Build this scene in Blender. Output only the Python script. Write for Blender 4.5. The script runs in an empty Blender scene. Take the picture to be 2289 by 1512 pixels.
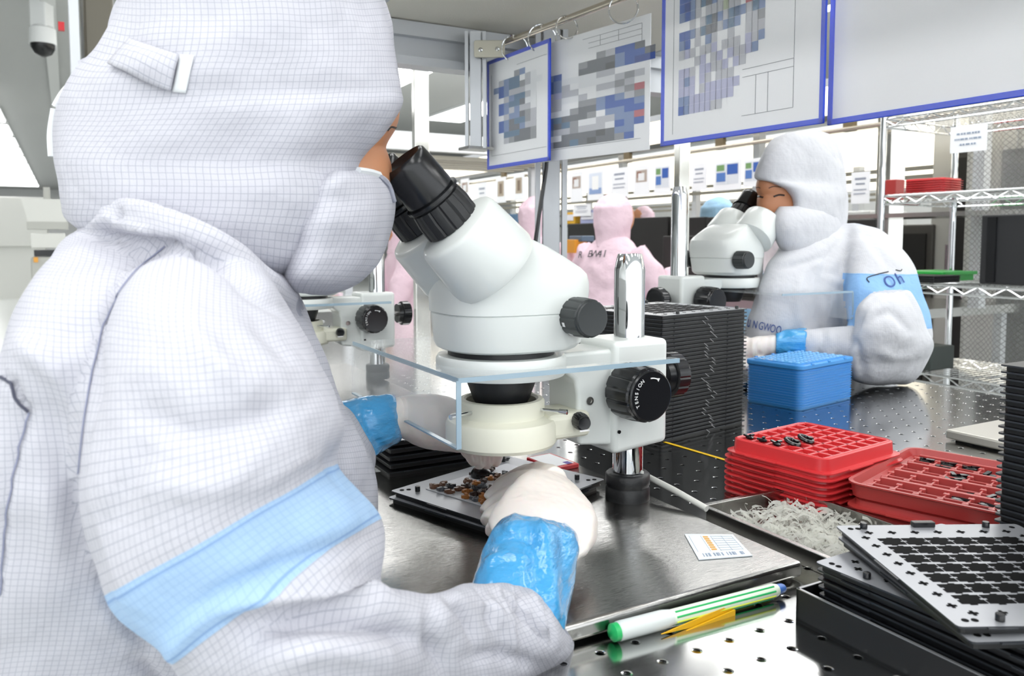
import bpy, math, random
import numpy as np
from mathutils import Vector, Matrix, noise
from mathutils.bvhtree import BVHTree
from mathutils.interpolate import poly_3d_calc
random.seed(7)
PI = math.pi
SC = bpy.context.scene
COL = SC.collection

# ------------------------------------------------------------------ camera
F = 1790.0; PITCH = math.radians(4.0); CAMZ = 1.044
CX = 1144.5; CY = 540 + F*math.tan(PITCH)
cam_d = bpy.data.cameras.new('camera'); cam = bpy.data.objects.new('camera', cam_d); COL.objects.link(cam)
cam.location = (0, 0, CAMZ); cam.rotation_euler = (PI/2 - PITCH, 0, 0)
cam_d.sensor_width = 36; cam_d.lens = F/2289*36
cam_d.shift_y = -(756-CY)/2289
cam_d.clip_start = .05; cam_d.clip_end = 80
cam_d.dof.use_dof = True; cam_d.dof.focus_distance = .86; cam_d.dof.aperture_fstop = 12
SC.camera = cam
# ------------------------------------------------------------------ world and exposure
w = bpy.data.worlds.new('world'); SC.world = w; w.use_nodes = True
w.node_tree.nodes['Background'].inputs[0].default_value = (.93, .97, 1, 1)
w.node_tree.nodes['Background'].inputs[1].default_value = 2.0
SC.view_settings.view_transform = 'Standard'; SC.view_settings.look = 'None'
SC.view_settings.exposure = 0.22; SC.view_settings.gamma = 1; SC.view_settings.use_curve_mapping = False
SC.cycles.max_bounces = 8; SC.cycles.transparent_max_bounces = 16
SC.cycles.caustics_reflective = False; SC.cycles.caustics_refractive = False
SC.cycles.sample_clamp_indirect = 6

def area(name, loc, rot, sx, sy, power, col=(1, 1, 1)):
    l = bpy.data.lights.new(name, 'AREA'); l.shape = 'RECTANGLE'; l.size = sx; l.size_y = sy; l.energy = power; l.color = col
    o = bpy.data.objects.new(name, l); COL.objects.link(o); o.location = loc; o.rotation_euler = rot
    return o

# ------------------------------------------------------------------ camera maths (a pixel at a known distance is a point in the room)
FW = Vector((0, math.cos(PITCH), -math.sin(PITCH))); UP = Vector((0, math.sin(PITCH), math.cos(PITCH))); CAM = Vector((0, 0, CAMZ))
def ray(x, y): return Vector((1, 0, 0))*((x-CX)/F) + UP*((CY-y)/F) + FW
def at(x, y, D):
    d = ray(x, y); return CAM + d*(D/d.y)
def onz(x, y, z):
    d = ray(x, y); return CAM + d*((z-CAMZ)/d.z)
def proj(p):
    q = p-CAM; k = q.dot(FW); return (CX+F*q.x/k, CY-F*q.dot(UP)/k)
TZ = .75; PZ = .767                              # bench top and work platform top
TH = math.radians(29)
U = Vector((math.cos(TH), math.sin(TH), 0)); V = Vector((-math.sin(TH), math.cos(TH), 0))   # across and along the bench
def uv2w(u, v, z=0): return U*u + V*v + Vector((0, 0, z))

# ------------------------------------------------------------------ materials
def lin(c):
    if isinstance(c, str): c = tuple(int(c[i:i+2], 16)/255 for i in (0, 2, 4))
    return tuple(x/12.92 if x <= .04045 else ((x+.055)/1.055)**2.4 for x in c) + (1,)
MATS = {}
def mat(name, col='ffffff', rough=.5, metal=0, **k):
    if name in MATS: return MATS[name]
    m = bpy.data.materials.new(name); m.use_nodes = True; b = m.node_tree.nodes['Principled BSDF']
    b.inputs['Base Color'].default_value = lin(col); b.inputs['Roughness'].default_value = rough; b.inputs['Metallic'].default_value = metal
    for a, v in k.items(): b.inputs[a.replace('_', ' ')].default_value = v
    MATS[name] = m; return m
def nodes(m): return m.node_tree.nodes, m.node_tree.links, m.node_tree.nodes['Principled BSDF']
def emis(name, col, s):
    if name in MATS: return MATS[name]
    m = mat(name, col, .6); b = m.node_tree.nodes['Principled BSDF']
    b.inputs['Emission Color'].default_value = lin(col); b.inputs['Emission Strength'].default_value = s
    return m
def bumped(m, scale, dist, detail=3, stretch=None, coord='Object'):
    N, L, b = nodes(m); tc = N.new('ShaderNodeTexCoord'); t = N.new('ShaderNodeTexNoise'); t.inputs['Scale'].default_value = scale; t.inputs['Detail'].default_value = detail
    src = tc.outputs[coord]
    if stretch:
        mp = N.new('ShaderNodeMapping'); mp.inputs['Scale'].default_value = stretch[:3]
        if len(stretch) > 3: mp.inputs['Rotation'].default_value = (0, 0, stretch[3])
        L.new(src, mp.inputs[0]); src = mp.outputs[0]
    L.new(src, t.inputs[0]); bp = N.new('ShaderNodeBump'); bp.inputs['Strength'].default_value = 1; bp.inputs['Distance'].default_value = dist
    L.new(t.outputs[0], bp.inputs['Height']); L.new(bp.outputs[0], b.inputs['Normal']); return m
def math_n(N, L, op, a, b=None, c=None):
    n = N.new('ShaderNodeMath'); n.operation = op
    for i, x in enumerate((a, b, c)):
        if x is None: continue
        if isinstance(x, (int, float)): n.inputs[i].default_value = x
        else: L.new(x, n.inputs[i])
    return n.outputs[0]
def mix_n(N, L, fac, c1, c2):
    n = N.new('ShaderNodeMix'); n.data_type = 'RGBA'
    L.new(fac, n.inputs['Factor'])
    for s, c in ((n.inputs['A'], c1), (n.inputs['B'], c2)):
        if isinstance(c, tuple): s.default_value = c
        else: L.new(c, s)
    return n.outputs['Result']
def fabric(name, base, line, pitch=.0038, lw=.1, strength=1.0, rough=.75, band=None):
    """woven antistatic cloth: the thread grid is laid out in metres along the cloth (UV)"""
    m = mat(name, base, rough); N, L, b = nodes(m)
    uv = N.new('ShaderNodeUVMap'); sx = N.new('ShaderNodeSeparateXYZ'); L.new(uv.outputs[0], sx.inputs[0])
    outs = []
    for ax in (0, 1):
        v = math_n(N, L, 'FRACT', math_n(N, L, 'DIVIDE', sx.outputs[ax], pitch))
        d = math_n(N, L, 'ABSOLUTE', math_n(N, L, 'SUBTRACT', v, .5))
        outs.append(math_n(N, L, 'SMOOTH_MIN', math_n(N, L, 'MULTIPLY', math_n(N, L, 'MAXIMUM', math_n(N, L, 'SUBTRACT', d, .5-lw), 0), 1/lw), 1, .05))
    g = math_n(N, L, 'MAXIMUM', outs[0], outs[1])
    g = math_n(N, L, 'MULTIPLY', g, strength)
    cc = mix_n(N, L, g, lin(base), lin(line))
    if band:
        v = sx.outputs[1]; ins = math_n(N, L, 'MULTIPLY', math_n(N, L, 'GREATER_THAN', v, band[0]), math_n(N, L, 'LESS_THAN', v, band[1]))
        hem = math_n(N, L, 'MINIMUM', math_n(N, L, 'ABSOLUTE', math_n(N, L, 'SUBTRACT', v, band[0]+.003)), math_n(N, L, 'ABSOLUTE', math_n(N, L, 'SUBTRACT', v, band[1]-.003)))
        c3 = mix_n(N, L, g, lin(band[2]), lin(band[3])); c3 = mix_n(N, L, math_n(N, L, 'LESS_THAN', hem, .0006), c3, lin(band[3])); cc = mix_n(N, L, ins, cc, c3)
    L.new(cc, b.inputs['Base Color'])
    tc = N.new('ShaderNodeTexCoord'); nz = N.new('ShaderNodeTexNoise'); nz.inputs['Scale'].default_value = 900; L.new(tc.outputs['Object'], nz.inputs[0])
    n2 = N.new('ShaderNodeTexNoise'); n2.inputs['Scale'].default_value = 14; n2.inputs['Detail'].default_value = 4; L.new(tc.outputs['Object'], n2.inputs[0])
    b1 = N.new('ShaderNodeBump'); b1.inputs['Distance'].default_value = .0004; b1.inputs['Strength'].default_value = .5; L.new(nz.outputs[0], b1.inputs['Height'])
    b2 = N.new('ShaderNodeBump'); b2.inputs['Distance'].default_value = .022; b2.inputs['Strength'].default_value = .5; L.new(n2.outputs[0], b2.inputs['Height']); L.new(b1.outputs[0], b2.inputs['Normal'])
    L.new(b2.outputs[0], b.inputs['Normal'])
    return m
FAB = fabric('white_grid_fabric', 'c0c0c8', '787d90', strength=.6, lw=.085, pitch=.0045)
FABB = fabric('blue_grid_fabric', 'a2c8ec', '6a93c8', strength=.5)
FAB2 = fabric('white_fine_fabric', 'c9cace', '8d94a6', strength=.45)
PINK = fabric('pink_fabric', 'ecd0dc', 'd2b2c2', .006, strength=.4)
SKYB = fabric('light_blue_fabric', 'a3cbe9', '86b1d8', .006, strength=.4)
TRIM = mat('white_velcro', 'dfe2e4', .8)
SEAM = mat('seam_thread', '8b8fa6', .8)
SKIN = mat('skin', 'c98d68', .5, Subsurface_Weight=.1); SKIN2 = mat('tan_skin', 'a9714e', .5)
HAIR = mat('dark_hair', '1d1714', .6)
GLOVE = bumped(mat('latex_glove', 'ece2dc', .45, Subsurface_Weight=.15), 60, .0008)
BAND = bumped(mat('blue_plastic_sleeve', '4aa6e0', .13, Alpha=.92, Coat_Weight=.5), 26, .0075, 5, (1, 1, 2.6))
WP = mat('white_enamel', 'dfe3e0', .32, Coat_Weight=.25)
CREAM = mat('cream_plastic', 'e6e5d4', .42)
BLK = mat('black_plastic', '141518', .22)
BLKM = bumped(mat('black_rubber', '1b1c1e', .45), 200, .0003)
BTRAY = mat('black_tray_plastic', '0b0c0e', .45)
BEDGE = mat('black_tray_edge', '2b2e33', .3)
GRAYP = mat('grey_tray_face', 'a6a8ad', .35, .4)
CHR = mat('chrome', 'd8dadc', .06, 1)
STEEL = bumped(mat('brushed_steel', 'b2b1ae', .2, 1), 60, .00012, 2, (1, 30, 1, -TH))
ALU = mat('anodised_aluminium', 'c9ccd0', .42, .35)
WHT = mat('white_paint', 'eceeee', .5)
PAPER = mat('paper', 'f6f7fa', .6)
BLUEP = mat('blue_vinyl_border', '2c50e0', .3)
REDT = mat('red_tray_plastic', 'd0363a', .3, Transmission_Weight=.0)
REDD = mat('dark_red_tray_plastic', 'ad3a38', .3)
BLUT = mat('blue_tray_plastic', '3f93dc', .32)
WPRINT = mat('white_marking', 'e8e8e8', .5)
INK = mat('black_ink', '2a2c33', .6)
INKB = mat('blue_ink', '2f4c8c', .6)
def glassy(name, col, alpha, rough=.03):
    m = mat(name, col, rough, Alpha=alpha); m.node_tree.nodes['Principled BSDF'].inputs['IOR'].default_value = 1.5; return m
ACR = glassy('clear_acrylic', 'eef4f6', .16)
ACRE = glassy('acrylic_edge', 'a4bccb', .8, .1)
FILM = glassy('clear_film', 'f0f2f2', .08, .1)
def attr_mat(name, rough=.5):
    m = mat(name, 'ffffff', rough); N, L, b = nodes(m); a = N.new('ShaderNodeAttribute'); a.attribute_name = 'Col'; L.new(a.outputs['Color'], b.inputs['Base Color']); return m
PRINT = attr_mat('colour_print', .35)
# perforated stainless bench top
def perforated():
    m = mat('perforated_steel', 'd0d0ce', .13, 1); N, L, b = nodes(m)
    tc = N.new('ShaderNodeTexCoord'); s = N.new('ShaderNodeSeparateXYZ'); L.new(tc.outputs['Object'], s.inputs[0])
    r = []
    for ax in (0, 1):
        v = math_n(N, L, 'FRACT', math_n(N, L, 'DIVIDE', s.outputs[ax], .0312))
        r.append(math_n(N, L, 'POWER', math_n(N, L, 'SUBTRACT', v, .5), 2))
    d = math_n(N, L, 'SQRT', math_n(N, L, 'ADD', r[0], r[1]))
    ins = math_n(N, L, 'LESS_THAN', d, .085); rim = math_n(N, L, 'LESS_THAN', d, .115)
    c1 = mix_n(N, L, rim, lin('d0d0ce'), lin('f4f4f4')); c2 = mix_n(N, L, ins, c1, lin('2a2a2b')); L.new(c2, b.inputs['Base Color'])
    mp = N.new('ShaderNodeMapping'); mp.inputs['Scale'].default_value = (2, 60, 1); L.new(tc.outputs['Object'], mp.inputs[0])
    nz = N.new('ShaderNodeTexNoise'); nz.inputs['Scale'].default_value = 30; L.new(mp.outputs[0], nz.inputs[0])
    h = math_n(N, L, 'ADD', math_n(N, L, 'MULTIPLY', nz.outputs[0], .0035), math_n(N, L, 'MULTIPLY', math_n(N, L, 'MINIMUM', d, .13), 9))
    bp = N.new('ShaderNodeBump'); bp.inputs['Distance'].default_value = .0012; bp.inputs['Strength'].default_value = 1; L.new(h, bp.inputs['Height']); L.new(bp.outputs[0], b.inputs['Normal'])
    L.new(math_n(N, L, 'ADD', math_n(N, L, 'MULTIPLY', nz.outputs[0], .08), .10), b.inputs['Roughness'])
    return m
PERF = perforated()

# ------------------------------------------------------------------ mesh builder
I4 = Matrix.Identity(4)
class MB:
    def __init__(s): s.v = []; s.f = []; s.m = []; s.c = []; s.uv = {}
    def add(s, vs, fs, mi=0, mx=None, col=None):
        k = len(s.v)
        s.v += [tuple(mx @ Vector(p)) if mx else tuple(p) for p in vs]
        for q in fs: s.f.append(tuple(i+k for i in q)); s.m.append(mi); s.c.append(col or (1, 1, 1, 1))
        return s
    def box(s, c, d, mi=0, mx=None, col=None):
        x, y, z = (a/2 for a in d); cx, cy, cz = c
        vs = [(cx+i*x, cy+j*y, cz+k*z) for k in (-1, 1) for j in (-1, 1) for i in (-1, 1)]
        return s.add(vs, [(0, 2, 3, 1), (4, 5, 7, 6), (0, 1, 5, 4), (2, 6, 7, 3), (0, 4, 6, 2), (1, 3, 7, 5)], mi, mx, col)
    def prism(s, poly, z0, z1, mi=0, mx=None, mt=None):
        n = len(poly); vs = [(x, y, z0) for x, y in poly]+[(x, y, z1) for x, y in poly]
        s.add(vs, [tuple(range(n))[::-1]] + [(i, (i+1) % n, n+(i+1) % n, n+i) for i in range(n)], mi, mx)
        k = len(s.v)-2*n; s.f.append(tuple(range(k+n, k+2*n))); s.m.append(mi if mt is None else mt); s.c.append((1, 1, 1, 1)); return s
    def quad(s, a, b, c, d, mi=0, col=None): return s.add([a, b, c, d], [(0, 1, 2, 3)], mi, None, col)
    def lathe(s, prof, seg=32, mi=0, mx=None, sq=None):
        vs = []; fs = []
        for r, z in prof:
            for i in range(seg):
                a = 2*PI*i/seg; rr = r*(sq(a) if sq else 1); vs.append((rr*math.cos(a), rr*math.sin(a), z))
        for j in range(len(prof)-1):
            for i in range(seg): fs.append((j*seg+i, j*seg+(i+1) % seg, (j+1)*seg+(i+1) % seg, (j+1)*seg+i))
        if prof[0][0] > 1e-5: fs.append(tuple(range(seg))[::-1])
        if prof[-1][0] > 1e-5: fs.append(tuple((len(prof)-1)*seg+i for i in range(seg)))
        return s.add(vs, fs, mi, mx)
    def tube(s, pts, r, seg=8, mi=0, closed=False):
        pts = [Vector(p) for p in pts]; n = len(pts); vs = []; fs = []; up = None
        for i, p in enumerate(pts):
            t = (pts[(i+1) % n]-pts[i-1]) if closed or 0 < i < n-1 else (pts[1]-pts[0] if i == 0 else pts[-1]-pts[-2]); t.normalize()
            if up is None: up = Vector((0, 0, 1)) if abs(t.z) < .9 else Vector((1, 0, 0))
            a = t.cross(up).normalized(); up = a.cross(t).normalized(); rr = r[i] if isinstance(r, (list, tuple)) else r
            vs += [tuple(p+(a*math.cos(2*PI*k/seg)+up*math.sin(2*PI*k/seg))*rr) for k in range(seg)]
        for i in range(n if closed else n-1):
            for k in range(seg): fs.append((i*seg+k, i*seg+(k+1) % seg, ((i+1) % n)*seg+(k+1) % seg, ((i+1) % n)*seg+k))
        if not closed: fs += [tuple(range(seg))[::-1], tuple((n-1)*seg+k for k in range(seg))]
        return s.add(vs, fs, mi)
    def build(s, name, mats, parent=None, smooth=False, bevel=0, seg=2, loc=None, rot=None, solid=0):
        me = bpy.data.meshes.new(name); me.from_pydata(s.v, [], s.f)
        for m in (mats if isinstance(mats, (list, tuple)) else [mats]): me.materials.append(m)
        me.polygons.foreach_set('material_index', s.m)
        if any(c != (1, 1, 1, 1) for c in s.c):
            a = me.color_attributes.new('Col', 'FLOAT_COLOR', 'CORNER'); k = 0
            for q, c in zip(s.f, s.c):
                for _ in q: a.data[k].color = c; k += 1
        o = bpy.data.objects.new(name, me); COL.objects.link(o)
        if parent: o.parent = parent
        if smooth: 
            me.shade_smooth()
            try: me.set_sharp_from_angle(angle=math.radians(smooth if smooth is not True else 40))
            except Exception: pass
        if bevel:
            b = o.modifiers.new('b', 'BEVEL'); b.width = bevel; b.segments = seg; b.limit_method = 'ANGLE'; b.angle_limit = math.radians(35)
        if solid: q = o.modifiers.new('s', 'SOLIDIFY'); q.thickness = solid; q.offset = 0
        if loc is not None: o.location = loc
        if rot is not None: o.rotation_euler = rot
        return o
def tag(o, label, cat, group=None, kind=None):
    if label: o['label'] = label
    if cat: o['category'] = cat
    if group: o['group'] = group
    if kind: o['kind'] = kind
    return o
def struct(o): o['kind'] = 'structure'; return o
def empty(name, loc=(0, 0, 0), rz=0):
    o = bpy.data.objects.new(name, None); COL.objects.link(o); o.location = loc; o.rotation_euler = (0, 0, rz); o.empty_display_size = .05; return o
def dup(o, loc=None, rz=None, label=None, group=None, parent=None):
    c = o.copy(); COL.objects.link(c)
    if loc is not None: c.location = loc
    if rz is not None: c.rotation_euler = (0, 0, rz)
    if label: c['label'] = label
    if group: c['group'] = group
    if parent: c.parent = parent
    for ch in list(o.children): dup(ch, parent=c)
    return c
def rrect(w, h, r, n=4, x0=None, y0=None):
    x0 = -w/2 if x0 is None else x0; y0 = -h/2 if y0 is None else y0; out = []
    for cx, cy, a in ((x0+w-r, y0+r, -90), (x0+w-r, y0+h-r, 0), (x0+r, y0+h-r, 90), (x0+r, y0+r, 180)):
        for k in range(n+1): t = math.radians(a+90*k/n); out.append((cx+r*math.cos(t), cy+r*math.sin(t)))
    return out
def frame(o, x, y=None):
    """matrix with z axis along x-vector"""
    z = Vector(x).normalized(); q = z.to_track_quat('Z', 'Y' if y is None else y); return Matrix.Translation(o) @ q.to_matrix().to_4x4()
def text_obj(name, s, size, mx, m, parent=None, extrude=.0002, align='CENTER', shear=0):
    c = bpy.data.curves.new(name, 'FONT'); c.body = s; c.size = size; c.extrude = extrude; c.align_x = align; c.align_y = 'CENTER'; c.shear = shear
    t = bpy.data.objects.new(name, c); COL.objects.link(t); dg = bpy.context.evaluated_depsgraph_get()
    me = bpy.data.meshes.new_from_object(t.evaluated_get(dg)); bpy.data.objects.remove(t); me.transform(mx)
    me.materials.clear(); me.materials.append(m); o = bpy.data.objects.new(name, me); COL.objects.link(o)
    if parent: o.parent = parent
    return o
def obj_from(me, name, mats, parent=None):
    o = bpy.data.objects.new(name, me); COL.objects.link(o)
    if parent: o.parent = parent
    me.materials.clear()
    for m in (mats if isinstance(mats, (list, tuple)) else [mats]): me.materials.append(m)
    me.shade_smooth(); return o
def evaluated(o):
    dg = bpy.context.evaluated_depsgraph_get(); dg.update(); me = bpy.data.meshes.new_from_object(o.evaluated_get(dg)); bpy.data.objects.remove(o); return me

# ------------------------------------------------------------------ cloth and bodies
def cr(p0, p1, p2, p3, t): return .5*((2*p1)+(-p0+p2)*t+(2*p0-5*p1+4*p2-p3)*t*t+(-p0+3*p1-3*p2+p3)*t**3)
def spl(rows, sub):
    out = []
    for i in range(len(rows)-1):
        a, b, c, d = rows[max(i-1, 0)], rows[i], rows[i+1], rows[min(i+2, len(rows)-1)]
        for k in range(sub): out.append([cr(w, x, y, z, k/sub) for w, x, y, z in zip(a, b, c, d)])
    out.append(list(rows[-1])); return out
class Piece: pass
def loft(rows, n=48, sub=5, p=2.2, cap=True, world=False):
    """rings through the left and right outline of a body part, each with its own distance and half thickness:
    (Lx, Ly, Ldist, Rx, Ry, Rdist, thick_near, thick_far)"""
    R = spl([list(map(float, r)) for r in rows], sub); P = Piece(); P.v = []; P.f = []; P.uv = []
    vv = 0; prev = None
    for r in R:
        L = at(*r[0:3]); Q = at(*r[3:6]); C = (L+Q)/2; a = (Q-L)/2; ah = a.normalized(); b = (C-CAM).normalized()
        ring = []
        for k in range(n):
            t = 2*PI*k/n - PI/2; c, s = math.cos(t), math.sin(t)
            c = math.copysign(abs(c)**(2/p), c); s = math.copysign(abs(s)**(2/p), s)
            ring.append(C+a*c+b*s*(r[6] if s < 0 else r[7]))
        if prev: vv += (ring[0]-prev[0]).length
        prev = ring; us = [0.0]*n; acc = 0
        for k in range(1, n//2+1): acc += (ring[k]-ring[k-1]).length; us[k] = acc
        acc = 0
        for k in range(n-1, n//2, -1): acc -= (ring[k]-ring[(k+1) % n]).length; us[k] = acc
        P.v += ring; P.uv += [(u, vv) for u in us]
    m = len(R)
    for j in range(m-1):
        for k in range(n): P.f.append((j*n+k, j*n+(k+1) % n, (j+1)*n+(k+1) % n, (j+1)*n+k))
    if cap: P.f.append(tuple(range(n))[::-1]); P.f.append(tuple((m-1)*n+k for k in range(n)))
    P.n = n; P.rowv = [P.uv[min(i*sub, m-1)*n][1] for i in range(len(rows))]; return P
def wloft(rows, n=24, sub=3, p=2):
    """rings by centre, half axes: (centre, radius_a, radius_b, direction_a) swept along the centres"""
    P = Piece(); P.v = []; P.f = []; P.uv = []; P.n = n
    flat = spl([list(r[0])+[r[1], r[2]]+list(r[3]) for r in rows], sub); vv = 0; m = len(flat)
    for j, r in enumerate(flat):
        C = Vector(r[:3]); nx = Vector(flat[min(j+1, m-1)][:3])-Vector(flat[max(j-1, 0)][:3]); nx.normalize()
        a = Vector(r[5:8]); a = (a-nx*a.dot(nx)).normalized(); b = nx.cross(a)
        for k in range(n):
            t = 2*PI*k/n; c, s = math.cos(t), math.sin(t); c = math.copysign(abs(c)**(2/p), c); s = math.copysign(abs(s)**(2/p), s)
            P.v.append(C+a*c*r[3]+b*s*r[4]); P.uv.append(((t if t < PI else t-2*PI)*(r[3]+r[4])/2, vv))
        if j < m-1: vv += (Vector(flat[j+1][:3])-C).length
    for j in range(m-1):
        for k in range(n): P.f.append((j*n+k, j*n+(k+1) % n, (j+1)*n+(k+1) % n, (j+1)*n+k))
    P.f.append(tuple(range(n))[::-1]); P.f.append(tuple((m-1)*n+k for k in range(n)))
    return P
def set_uv(me, P):
    l = me.uv_layers.new(name='UVMap')
    for poly in me.polygons:
        ids = [me.loops[i].vertex_index for i in poly.loop_indices]; us = [P.uv[i][0] for i in ids]
        w = max(us)-min(us) > .12
        for li, vi in zip(poly.loop_indices, ids): l.data[li].uv = (P.uv[vi][0] if not w else abs(P.uv[vi][0]), P.uv[vi][1])
def piece_mesh(P, name='cloth'):
    me = bpy.data.meshes.new(name); me.from_pydata([tuple(v) for v in P.v], [], P.f); set_uv(me, P); return me
def fuse(pieces, voxel, smooth=4, uv=True, bias=None):
    """one continuous skin out of overlapping lofts; each face keeps the thread directions of the loft it came from"""
    vs = []; fs = []
    for P in pieces: k = len(vs); vs += [tuple(v) for v in P.v]; fs += [tuple(i+k for i in q) for q in P.f]
    me = bpy.data.meshes.new('t'); me.from_pydata(vs, [], fs); o = bpy.data.objects.new('t', me); COL.objects.link(o)
    r = o.modifiers.new('r', 'REMESH'); r.mode = 'VOXEL'; r.voxel_size = voxel; r.adaptivity = 0
    if smooth: s = o.modifiers.new('s', 'SMOOTH'); s.iterations = smooth; s.factor = .5
    out = evaluated(o)
    if not uv: return out
    bv = [BVHTree.FromPolygons([Vector(v) for v in P.v], [q for q in P.f]) for P in pieces]
    l = out.uv_layers.new(name='UVMap'); pid = out.attributes.new('piece', 'INT', 'FACE'); cache = {}
    def look(vi, b):
        if (vi, b) in cache: return cache[vi, b]
        P = pieces[b]; co, nn, fi, dd = bv[b].find_nearest(out.vertices[vi].co)
        q = P.f[fi]
        if len(q) != 4: cache[vi, b] = P.uv[q[0]]; return P.uv[q[0]]
        wt = poly_3d_calc([P.v[i] for i in q], co); us = [P.uv[i][0] for i in q]
        if max(us)-min(us) > .12: us = [abs(x) for x in us]
        r_ = (sum(x*y for x, y in zip(wt, us)), sum(x*P.uv[i][1] for x, i in zip(wt, q))); cache[vi, b] = r_; return r_
    for poly in out.polygons:
        c = poly.center; best = 0; bd = 1e9
        if len(pieces) > 1:
            for b in range(len(pieces)):
                h = bv[b].find_nearest(c); dd = h[3]-(bias[b] if bias else 0)
                if dd < bd: bd = dd; best = b
        pid.data[poly.index].value = best
        for li in poly.loop_indices: l.data[li].uv = look(out.loops[li].vertex_index, best)
    return out
def sculpt(me, folds=(), puff=(), amb=0, scale=9, grain=0, lim=.02):
    """press folds (paths on the side that faces the viewer) into the cloth: (points, width, height_m)"""
    me.update(); n = len(me.vertices); co = np.empty(n*3); me.vertices.foreach_get('co', co); co = co.reshape(-1, 3)
    nr = np.empty(n*3); me.vertices.foreach_get('normal', nr); nr = nr.reshape(-1, 3); d = np.zeros(n)
    if folds:
        q = co-np.array(CAM); k = q @ np.array(FW); P = np.stack([CX+F*q[:, 0]/k, CY-F*(q @ np.array(UP))/k], 1)
        face = -(nr*q).sum(1)/np.linalg.norm(q, axis=1); w_ = np.clip(face*2.5, 0, 1)
        for pts, wd, h in folds:
            pts = catm2(pts); best = np.full(n, 1e9)
            for a, b in zip(pts[:-1], pts[1:]):
                a = np.array(a); ab = np.array(b)-a; t = np.clip(((P-a) @ ab)/(ab @ ab+1e-9), 0, 1); r = np.linalg.norm(P-(a+t[:, None]*ab), axis=1); best = np.minimum(best, r)
            ends = np.minimum(np.linalg.norm(P-np.array(pts[0]), axis=1), np.linalg.norm(P-np.array(pts[-1]), axis=1))
            d += h*np.exp(-(best/wd)**2)*w_*(.35+.65*np.clip(ends/(2.5*wd), 0, 1))
    d = np.clip(d, -lim, lim)
    if amb or grain:
        nz = noise.noise
        for i in range(n):
            c = Vector(co[i])
            if amb: d[i] += amb*nz(c*scale)+amb*.5*nz(c*scale*2.7)
            if grain: d[i] += grain*nz(c*40)
    me.vertices.foreach_set('co', (co+nr*d[:, None]).ravel()); me.update()
def catm2(pts): return [tuple(r) for r in spl([list(map(float, p)) for p in pts], 4)]
def skinned(pts, edges, rad, sub=2, root=0):
    me = bpy.data.meshes.new('t'); me.from_pydata([tuple(p) for p in pts], edges, []); o = bpy.data.objects.new('t', me); COL.objects.link(o)
    o.modifiers.new('k', 'SKIN'); sv = me.skin_vertices[0].data
    for i, r in enumerate(rad): sv[i].radius = (r, r) if not isinstance(r, tuple) else r; sv[i].use_root = (i == root)
    s = o.modifiers.new('s', 'SUBSURF'); s.levels = sub; s.render_levels = sub
    return evaluated(o)
def limb(pts, rad, flat=(0, 0, 1), n=20):
    """a tapering sweep through world points"""
    rows = [(tuple(p), r[0] if isinstance(r, tuple) else r, r[1] if isinstance(r, tuple) else r, flat) for p, r in zip(pts, rad)]
    return wloft(rows, n)
def ball(c, r, n=16):
    P = Piece(); P.v = []; P.f = []; P.uv = []; P.n = n; r = Vector(r) if not isinstance(r, (int, float)) else Vector((r, r, r)); m = n//2+1
    for j in range(m):
        a = PI*(j+.02)/(m-1+.04)
        for k in range(n): t = 2*PI*k/n; P.v.append(Vector(c)+Vector((r.x*math.sin(a)*math.cos(t), r.y*math.sin(a)*math.sin(t), r.z*math.cos(a)))); P.uv.append(((t-PI)*r.x, a*r.z))
    for j in range(m-1):
        for k in range(n): P.f.append((j*n+k, (j+1)*n+k, (j+1)*n+(k+1) % n, j*n+(k+1) % n))
    P.f += [tuple(range(n)), tuple((m-1)*n+k for k in range(n))[::-1]]
    return P
#@@SECTIONS@@
# ================================================================== the room
RZ = TH                                           # the whole room is laid out along the benches
CZ = 3.6
def rbox(name, u0, u1, v0, v1, z0, z1, m, parent=None, bevel=0):
    c = uv2w((u0+u1)/2, (v0+v1)/2, (z0+z1)/2); b = MB().box((0, 0, 0), (u1-u0, v1-v0, z1-z0))
    o = b.build(name, m, None, bevel=bevel, loc=c if parent is None else None, rot=(0, 0, RZ) if parent is None else None)
    if parent:
        o.parent = parent; o.location = Matrix.Rotation(-parent.rotation_euler.z, 3, 'Z') @ (c-parent.location); o.rotation_euler = (0, 0, RZ-parent.rotation_euler.z)
    return o
FLOOR = mat('vinyl_floor', 'cfd2cf', .3); CEILM = mat('grey_ceiling_panel', 'b4b6b5', .7); WALLM = mat('white_wall', 'e9ebeb', .6)
struct(rbox('floor', -14, 12, -6, 46, -.1, 0, FLOOR)); 
struct(rbox('ceiling', -14, 12, -6, 46, CZ, CZ+.1, CEILM))
struct(rbox('wall_back', -14, 12, 46, 46.2, 0, CZ, WALLM)); struct(rbox('wall_left', -14.2, -14, -6, 46, 0, CZ, WALLM))
struct(rbox('wall_right', 12, 12.2, -6, 46, 0, CZ, WALLM))
struct(rbox('trim_1', -14, 12, 45.93, 46, 2.6, 2.68, mat('red_stripe', 'd9a5a5', .5)))
struct(rbox('baseboard_back', -14, 12, 45.95, 46, 0, .35, mat('grey_baseboard', 'b9bdb8', .5)))
LUM = emis('ceiling_light_diffuser', 'ffffff', 6.2)
def ceiling_light(u, v, wd, ln, label, grp):
    t = empty('ceiling_light', uv2w(u, v, CZ-.05), RZ); tag(t, label, 'ceiling light', grp)
    MB().box((0, 0, .025), (wd+.06, ln+.06, .05)).build('frame', WHT, t)
    MB().box((0, 0, -.01), (wd, ln, .03)).build('diffuser', LUM, t); return t
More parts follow.
